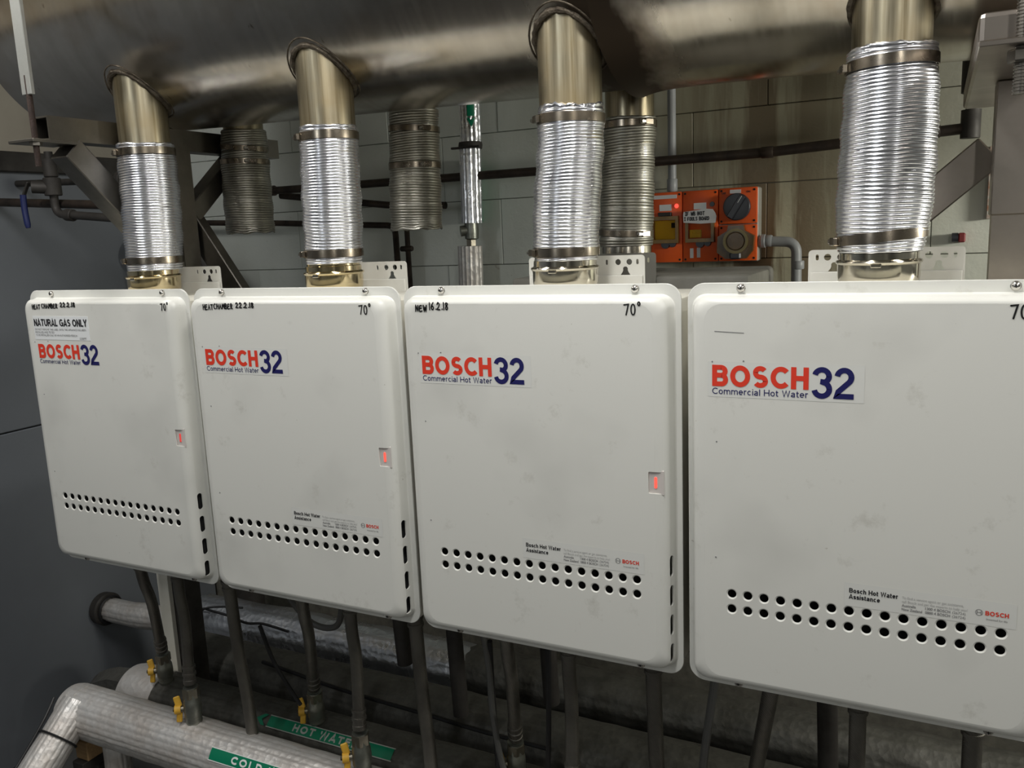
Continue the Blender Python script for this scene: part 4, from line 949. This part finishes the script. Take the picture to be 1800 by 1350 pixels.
bm = nb(); ribbed(bm, [(-.155, HY, HZ), (2.75, HY, HZ)], HR, ribs=26, amp=.0016, lump=.012); obj('lagging', bm, M['foil_shaded'], t, angle=80)
bm = nb(); lathe(bm, [(HR*1.03, .11), (HR*1.06, .0), (HR*1.02, -.012), (HR*.8, -.02), (HR*.4, -.024)], (-.150, HY, HZ), 'x', 40, True); tag(obj('end_cap', bm, M['foil'], t), 'paler foil end sleeve')
l, on = pipe_label(t, HY, HZ, HR, .355, .712, .74, 1.08, 'HOT WATER', base_mat('greyish white print', (.4, .41, .38), .5)[0], M['green'], True, .430, size=.0235, width=.19)  # lettering greyer than on the cold pipe label
bm = nb(); q = [bm.verts.new(on(x, a, .0032)) for x, a in ((.318, .91), (.336, 1.09), (.348, 1.09), (.334, .91), (.348, .73), (.336, .73))]; bm.faces.new(q); obj('label_arrow', bm, M['green'], l, smooth=False)
t = thing('lagged_pipe', 'large dark lagged pipe low behind the hot water pipe', 'pipe', (-.25, .545, .385))
bm = nb(); ribbed(bm, [(-.25, .545, .385), (2.75, .545, .385)], .095, ribs=28, amp=.0015, lump=.012); obj('lagging', bm, M['foil_shaded'], t, angle=80)
t = thing('lagged_pipe', 'bright crinkled foil pipe furthest back, seen below the second heater', 'pipe', (-.3, .78, .40))
bm = nb(); ribbed(bm, [(-.42, .78, .40), (.62, .78, .41)], .075, ribs=14, amp=.0022, lump=.04); obj('lagging', bm, M['foil_bright'], t, angle=80)
bm = nb(); ribbed(bm, [(.60, .78, .41), (2.75, .78, .41)], .073, ribs=14, amp=.0022, lump=.03); obj('lagging', bm, M['foil_shaded'], t, angle=80)  # right-hand run in darker foil, shade put into the colour
t = thing('lagged_pipe', 'grey foil pipe entering the left wall through a round collar', 'pipe', (XL, .72, .385))
bm = nb(); ribbed(bm, [(XL-.02, .72, .385), (-.70, .72, .385), (-.42, .74, .395), (-.30, .76, .40)], .040, ribs=12, amp=.002, lump=.06); obj('lagging', bm, M['foil'], t, angle=80)
bm = nb(); lathe(bm, [(.044, 0), (.056, .002), (.058, .03), (.054, .036), (.044, .038)], (XL, .72, .385), 'x', 36, True); obj('wall_collar', bm, M['darksteel'], t)
bm = nb(); ringloop(bm, [(XL+.045, .72+.047*math.cos(a), .385+.047*math.sin(a)) for a in [2*math.pi*i/36 for i in range(36)]], .0035, 8); obj('band', bm, M['cable'], t)
# descending pipe toward the camera at lower left
t = thing('lagged_pipe', 'foil-wrapped pipe slanting down toward the bottom left corner', 'pipe', (-.16, -.35, .12))
bm = nb(); ribbed(bm, [(-.150, .115, .505), (-.150, -.02, .395), (-.145, -.46, .035)], .044, ribs=20, amp=.0015, lump=.02); obj('lagging', bm, M['foil'], t, angle=80)
bm = nb(); tube(bm, smooth_path([(-.205, .085, .525), (-.19, .04, .49), (-.185, -.03, .43), (-.178, -.15, .335), (-.17, -.45, .09)], 6), .0035, 8); obj('strapped_cable', bm, M['cable'], t)
bm = nb(); c0 = Vector((-.150, .045, .448)); dd = Vector((0, -.78, -.63)).normalized(); e1 = Vector((1, 0, 0)); e2 = dd.cross(e1)
ringloop(bm, [c0+(e1*math.cos(a)+e2*math.sin(a))*.0475 for a in [2*math.pi*i/30 for i in range(30)]], .0028, 6); obj('tie', bm, M['cable'], t)
# crumpled foil end behind
bm = nb(); ribbed(bm, [(-.46, .36, .30), (-.34, .33, .385), (-.24, .31, .435), (-.17, .295, .45)], .050, ribs=7, amp=.006, lump=.14); o = tag(obj('foil_wrap', bm, M['foil_shaded'], angle=60), 'crumpled grey foil wrap at the left end of the hot water pipe', 'foil'); origin_to(o, (-.3, .33, .4))
# drop leg and timber block under the cold pipe
bm = nb(); ribbed(bm, [(-.055, .13, .0), (-.055, .13, .412)], .031, ribs=16, amp=.0014, lump=.03); o = tag(obj('lagged_drop', bm, M['foil'], angle=80), 'short vertical foil-wrapped drop under the cold pipe end', 'pipe'); origin_to(o, (-.055, .13, 0))
bm = nb(); box(bm, (-.165, .095, .3615), (-.120, .165, .4105), .002); o = tag(obj('timber_block', bm, M['wood']), 'small timber packing block under the cold pipe end', 'wood block'); origin_to(o, (-.1425, .13, .3615))
t = thing('pipe_stand', 'dark steel stand carrying the lagged pipes below the heaters', 'stand', (.0, .3, 0))
for x in (-.1425, .62, 1.38, 2.1):
    bm = nb(); box(bm, (x-.02, .08, .335), (x+.02, .20, .3615), .002) if x < 0 else box(bm, (x-.02, .08, .27), (x+.02, .86, .30), .002); obj('cross_rail', bm, M['darksteel'], t)
    for y in ((.14,) if x < 0 else (.10, .40, .84)):
        bm = nb(); box(bm, (x-.018, y-.018, 0), (x+.018, y+.018, .336 if x < 0 else .272), .002); obj('leg', bm, M['darksteel'], t)
    if x > 0: bm = nb(); box(bm, (x-.02, .10, .30), (x+.02, .17, .408), .002); box(bm, (x-.02, .26, .30), (x+.02, .32, .371), .002); box(bm, (x-.02, .75, .30), (x+.02, .81, .332), .002); obj('rail_pad', bm, M['darksteel'], t)

def hose(label, top, bot, r=.0125, ferr=True, group=None):
    t = thing('braided_hose', label, 'hose', bot, group)
    a, b = Vector(top), Vector(bot); mid = (a+b)/2+Vector((0, .006, 0)); path = smooth_path([a, a+(b-a)*.25+Vector((0, .0, -.004)), mid, b], 5)
    bm = nb(); tube(bm, path, r, 18); obj('braid', bm, M['braid'], t)
    for p, q in ((path[0], path[1]), (path[-1], path[-2])):
        d = (q-p).normalized(); bm = nb(); L = []; R = []
        for s, rr in ((0, r+.002), (.010, r+.0025), (.011, r+.001), (.020, r+.001), (.021, r+.003), (.027, r+.003), (.028, r+.001), (.036, r+.001), (.037, r+.0026), (.043, r+.0026), (.044, r*.98)): L.append(p+d*s); R.append(rr)
        tube(bm, L, R, 18); obj('ferrule', bm, M['braid'], t)
    return t
def valve(label, base, hgt, side, group=None, lean=(0, 0, 0)):
    """ball valve standing on a pipe, yellow butterfly handle on one side"""
    t = thing('ball_valve', label, 'valve', base, group); b = Vector(base); L = Vector(lean)
    def P(f): return b+Vector((0, 0, hgt*f))+L*f
    bm = nb(); prof = [(0, .017), (.08, .019), (.1, .0185), (.22, .0185), (.24, .020), (.36, .0205), (.48, .0205), (.62, .0195), (.66, .0175), (1, .0165)]
    tube(bm, [P(f) for f, r in prof], [r for f, r in prof], 20); obj('valve_body', bm, M['greyfit'], t)
    bm = nb(); tube(bm, [P(.72), P(.97)], .0195, 6); obj('union_nut', bm, M['brass'], t, smooth=False)
    s = Vector(side).normalized(); c = P(.42)
    bm = nb(); tube(bm, [c, c+s*.036], .0075, 12); obj('stem', bm, M['brass'], t)
    hc = c+s*.030; u = Vector((0, 0, 1)); v = s.cross(u)
    bm = nb(); tube(bm, [hc-s*.004, hc+s*.010], .0105, 14)
    bar(bm, hc+u*.006+v*.001, hc+u*.030+v*.006+s*.006, .0055, .015, .002, up=s)
    bar(bm, hc-u*.006-v*.001, hc-u*.030-v*.004+s*.002, .0055, .013, .002, up=s)
    tag(obj('handle', bm, M['handle'], t), 'yellow butterfly handle')
    bm = nb(); tube(bm, [hc+s*.009, hc+s*.014], .0048, 6); obj('handle_screw', bm, M['darksteel'], t)
HN = ['first heater from left', 'second heater from left', 'heater marked NEW', 'nearest heater at right']
hotx = [-.012, .486, 1.012, 1.49]; coldx = [.238, .719, 1.196, 1.684]
for k in range(4):
    hx, cx, gx = UX[k]+.11, UX[k]+.235, UX[k]+.39
    hb = (hotx[k], .265, .605)
    hose('slanting braided hot water hose under the '+HN[k], (hx, .13, Z0-.018), hb, .0130, group='braided hoses under the heaters')
    valve('yellow-handled valve on the hot pipe under the '+HN[k], (hotx[k]-.006, .272, HZ+HR-.004), .085, (-.8, -.6, 0), group='yellow-handled valves on the pipes', lean=(.006, -.007, 0))
    hose('straight braided cold water hose under the '+HN[k], (cx, .13, Z0-.018), (cx, .13, .635), .0125, group='braided hoses under the heaters')
    valve('yellow-handled valve on the cold pipe under the '+HN[k], (cx, .13, CZ+CR-.004), .094, (-.8, -.6, 0), group='yellow-handled valves on the pipes')
    hose('straight braided gas hose near the right edge of the '+HN[k], (gx, .13, Z0-.018), (gx+.005, .16, .20), .0135, group='braided hoses under the heaters')
# posts seen low at left behind the hoses
t = thing('mounting_rack', 'dark steel rack behind the heaters, its broad post showing below the first heater', 'rack', (.03, .40, 0))
for x in (-.062, 2.62):
    bm = nb(); hollow(bm, (x, .403, 0), (x, .403, .90), .05, .062, .004, up=(1, 0, 0)); po = obj('post', bm, M['darksteel'], t, smooth=False)
    bm = nb(); box(bm, (x-.045, .366, .0), (x+.045, .438, .008), .001); obj('base_plate', bm, M['darksteel'], po, smooth=False)
bm = nb(); box(bm, (-.10, .275, .86), (2.66, .325, .90), .003); obj('rail', bm, M['darksteel'], t, smooth=False)
bm = nb(); box(bm, (-.087, .325, .86), (-.037, .43, .90), .002); box(bm, (2.595, .325, .86), (2.645, .43, .90), .002); obj('rail_arm', bm, M['darksteel'], t, smooth=False)
bm = nb(); box(bm, (-.118, .362, .0), (-.078, .376, Z0+.25), .001); o = tag(obj('channel_strip', bm, M['casing']), 'pale beige vertical strip between the first heater hoses', 'channel'); origin_to(o, (-.096, .369, 0))
cable_r = None
# loose cables
def cable(label, pts, r, mat, n=8):
    bm = nb(); tube(bm, smooth_path(pts, 8), r, n); o = tag(obj('cable', bm, mat), label, 'cable'); return origin_to(o, pts[0])
cable('long black cable lying on the large lagged pipe', [(.10, .50, .476), (.22, .49, .472), (.36, .48, .466), (.50, .475, .462), (.66, .47, .460), (.80, .465, .456), (1.0, .46, .456)], .0048, M['cable'])
cable('black cable looping over the bright foil pipe', [(-.42, .70, .43), (-.36, .72, .462), (-.30, .70, .475), (-.22, .70, .470), (-.14, .69, .465), (-.08, .70, .468), (.02, .70, .46)], .0040, M['cable'])
cable('thin black cable crossing the first loop on the bright foil pipe', [(-.36, .70, .44), (-.33, .70, .475), (-.28, .72, .483), (-.20, .74, .484)], .0035, M['cable'])
cable('black tail of cable hanging between the first two gas hoses', [(.44, .16, .80), (.455, .18, .70), (.50, .20, .60)], .0045, M['cable'])
cable('grey looped hose hanging behind the second heater', [(.43, .24, .95), (.40, .28, .85), (.44, .32, .74), (.52, .32, .74), (.56, .30, .82), (.57, .28, .93)], .0075, M['greycable'], 10)
cable('grey hose drooping beside the third hot hose', [(.92, .22, .95), (.955, .24, .86), (.965, .25, .76), (.975, .24, .66), (1.0, .23, .55), (1.05, .22, .45)], .0065, M['greycable'], 10)
cable('black hose drooping beside the third hot hose', [(.97, .25, .82), (.965, .26, .72), (.98, .24, .60), (1.0, .22, .50), (1.03, .22, .42)], .006, M['cable'], 10)
cable('black cable dropping between the third heater hoses', [(1.13, .18, .96), (1.128, .19, .85), (1.12, .20, .72), (1.105, .21, .50)], .0055, M['cable'])
cable('grey hose slanting behind the nearest heater hoses', [(1.45, .20, .95), (1.44, .2, .86), (1.42, .2, .70), (1.41, .2, .55)], .0075, M['greycable'], 10)
# dark drain traps behind the second and third heaters
for lab, x, y, z0_, z1_ in (('short dark pipe stub behind the second heater hoses', .63, .42, .62, .95), ('slanting dark pipe behind the second and third heaters', .78, .42, .52, .95), ('wide dark fitting behind the third heater hoses', .98, .50, .55, .95), ('dark pipe dropping behind the nearest heater hoses', 1.60, .42, .5, .95)):
    bm = nb(); tube(bm, [(x, y, z1_), (x, y, z1_-.1), (x, y, z1_-.105), (x, y, z1_-.14), (x, y, z1_-.145), (x+.01, y, z0_)], [.019, .019, .026, .026, .019, .019], 16); o = tag(obj('rear_pipe', bm, M['darksteel']), lab, 'pipe'); origin_to(o, (x, y, z0_))
cable('dark blue-black cable running down the right frame post', [(1.884, .27, 1.80), (1.888, .268, 1.72), (1.886, .268, 1.64), (1.893, .27, 1.56), (1.90, .27, 1.2)], .0055, base_mat('blue black cable', (.02, .035, .05), .4)[0])
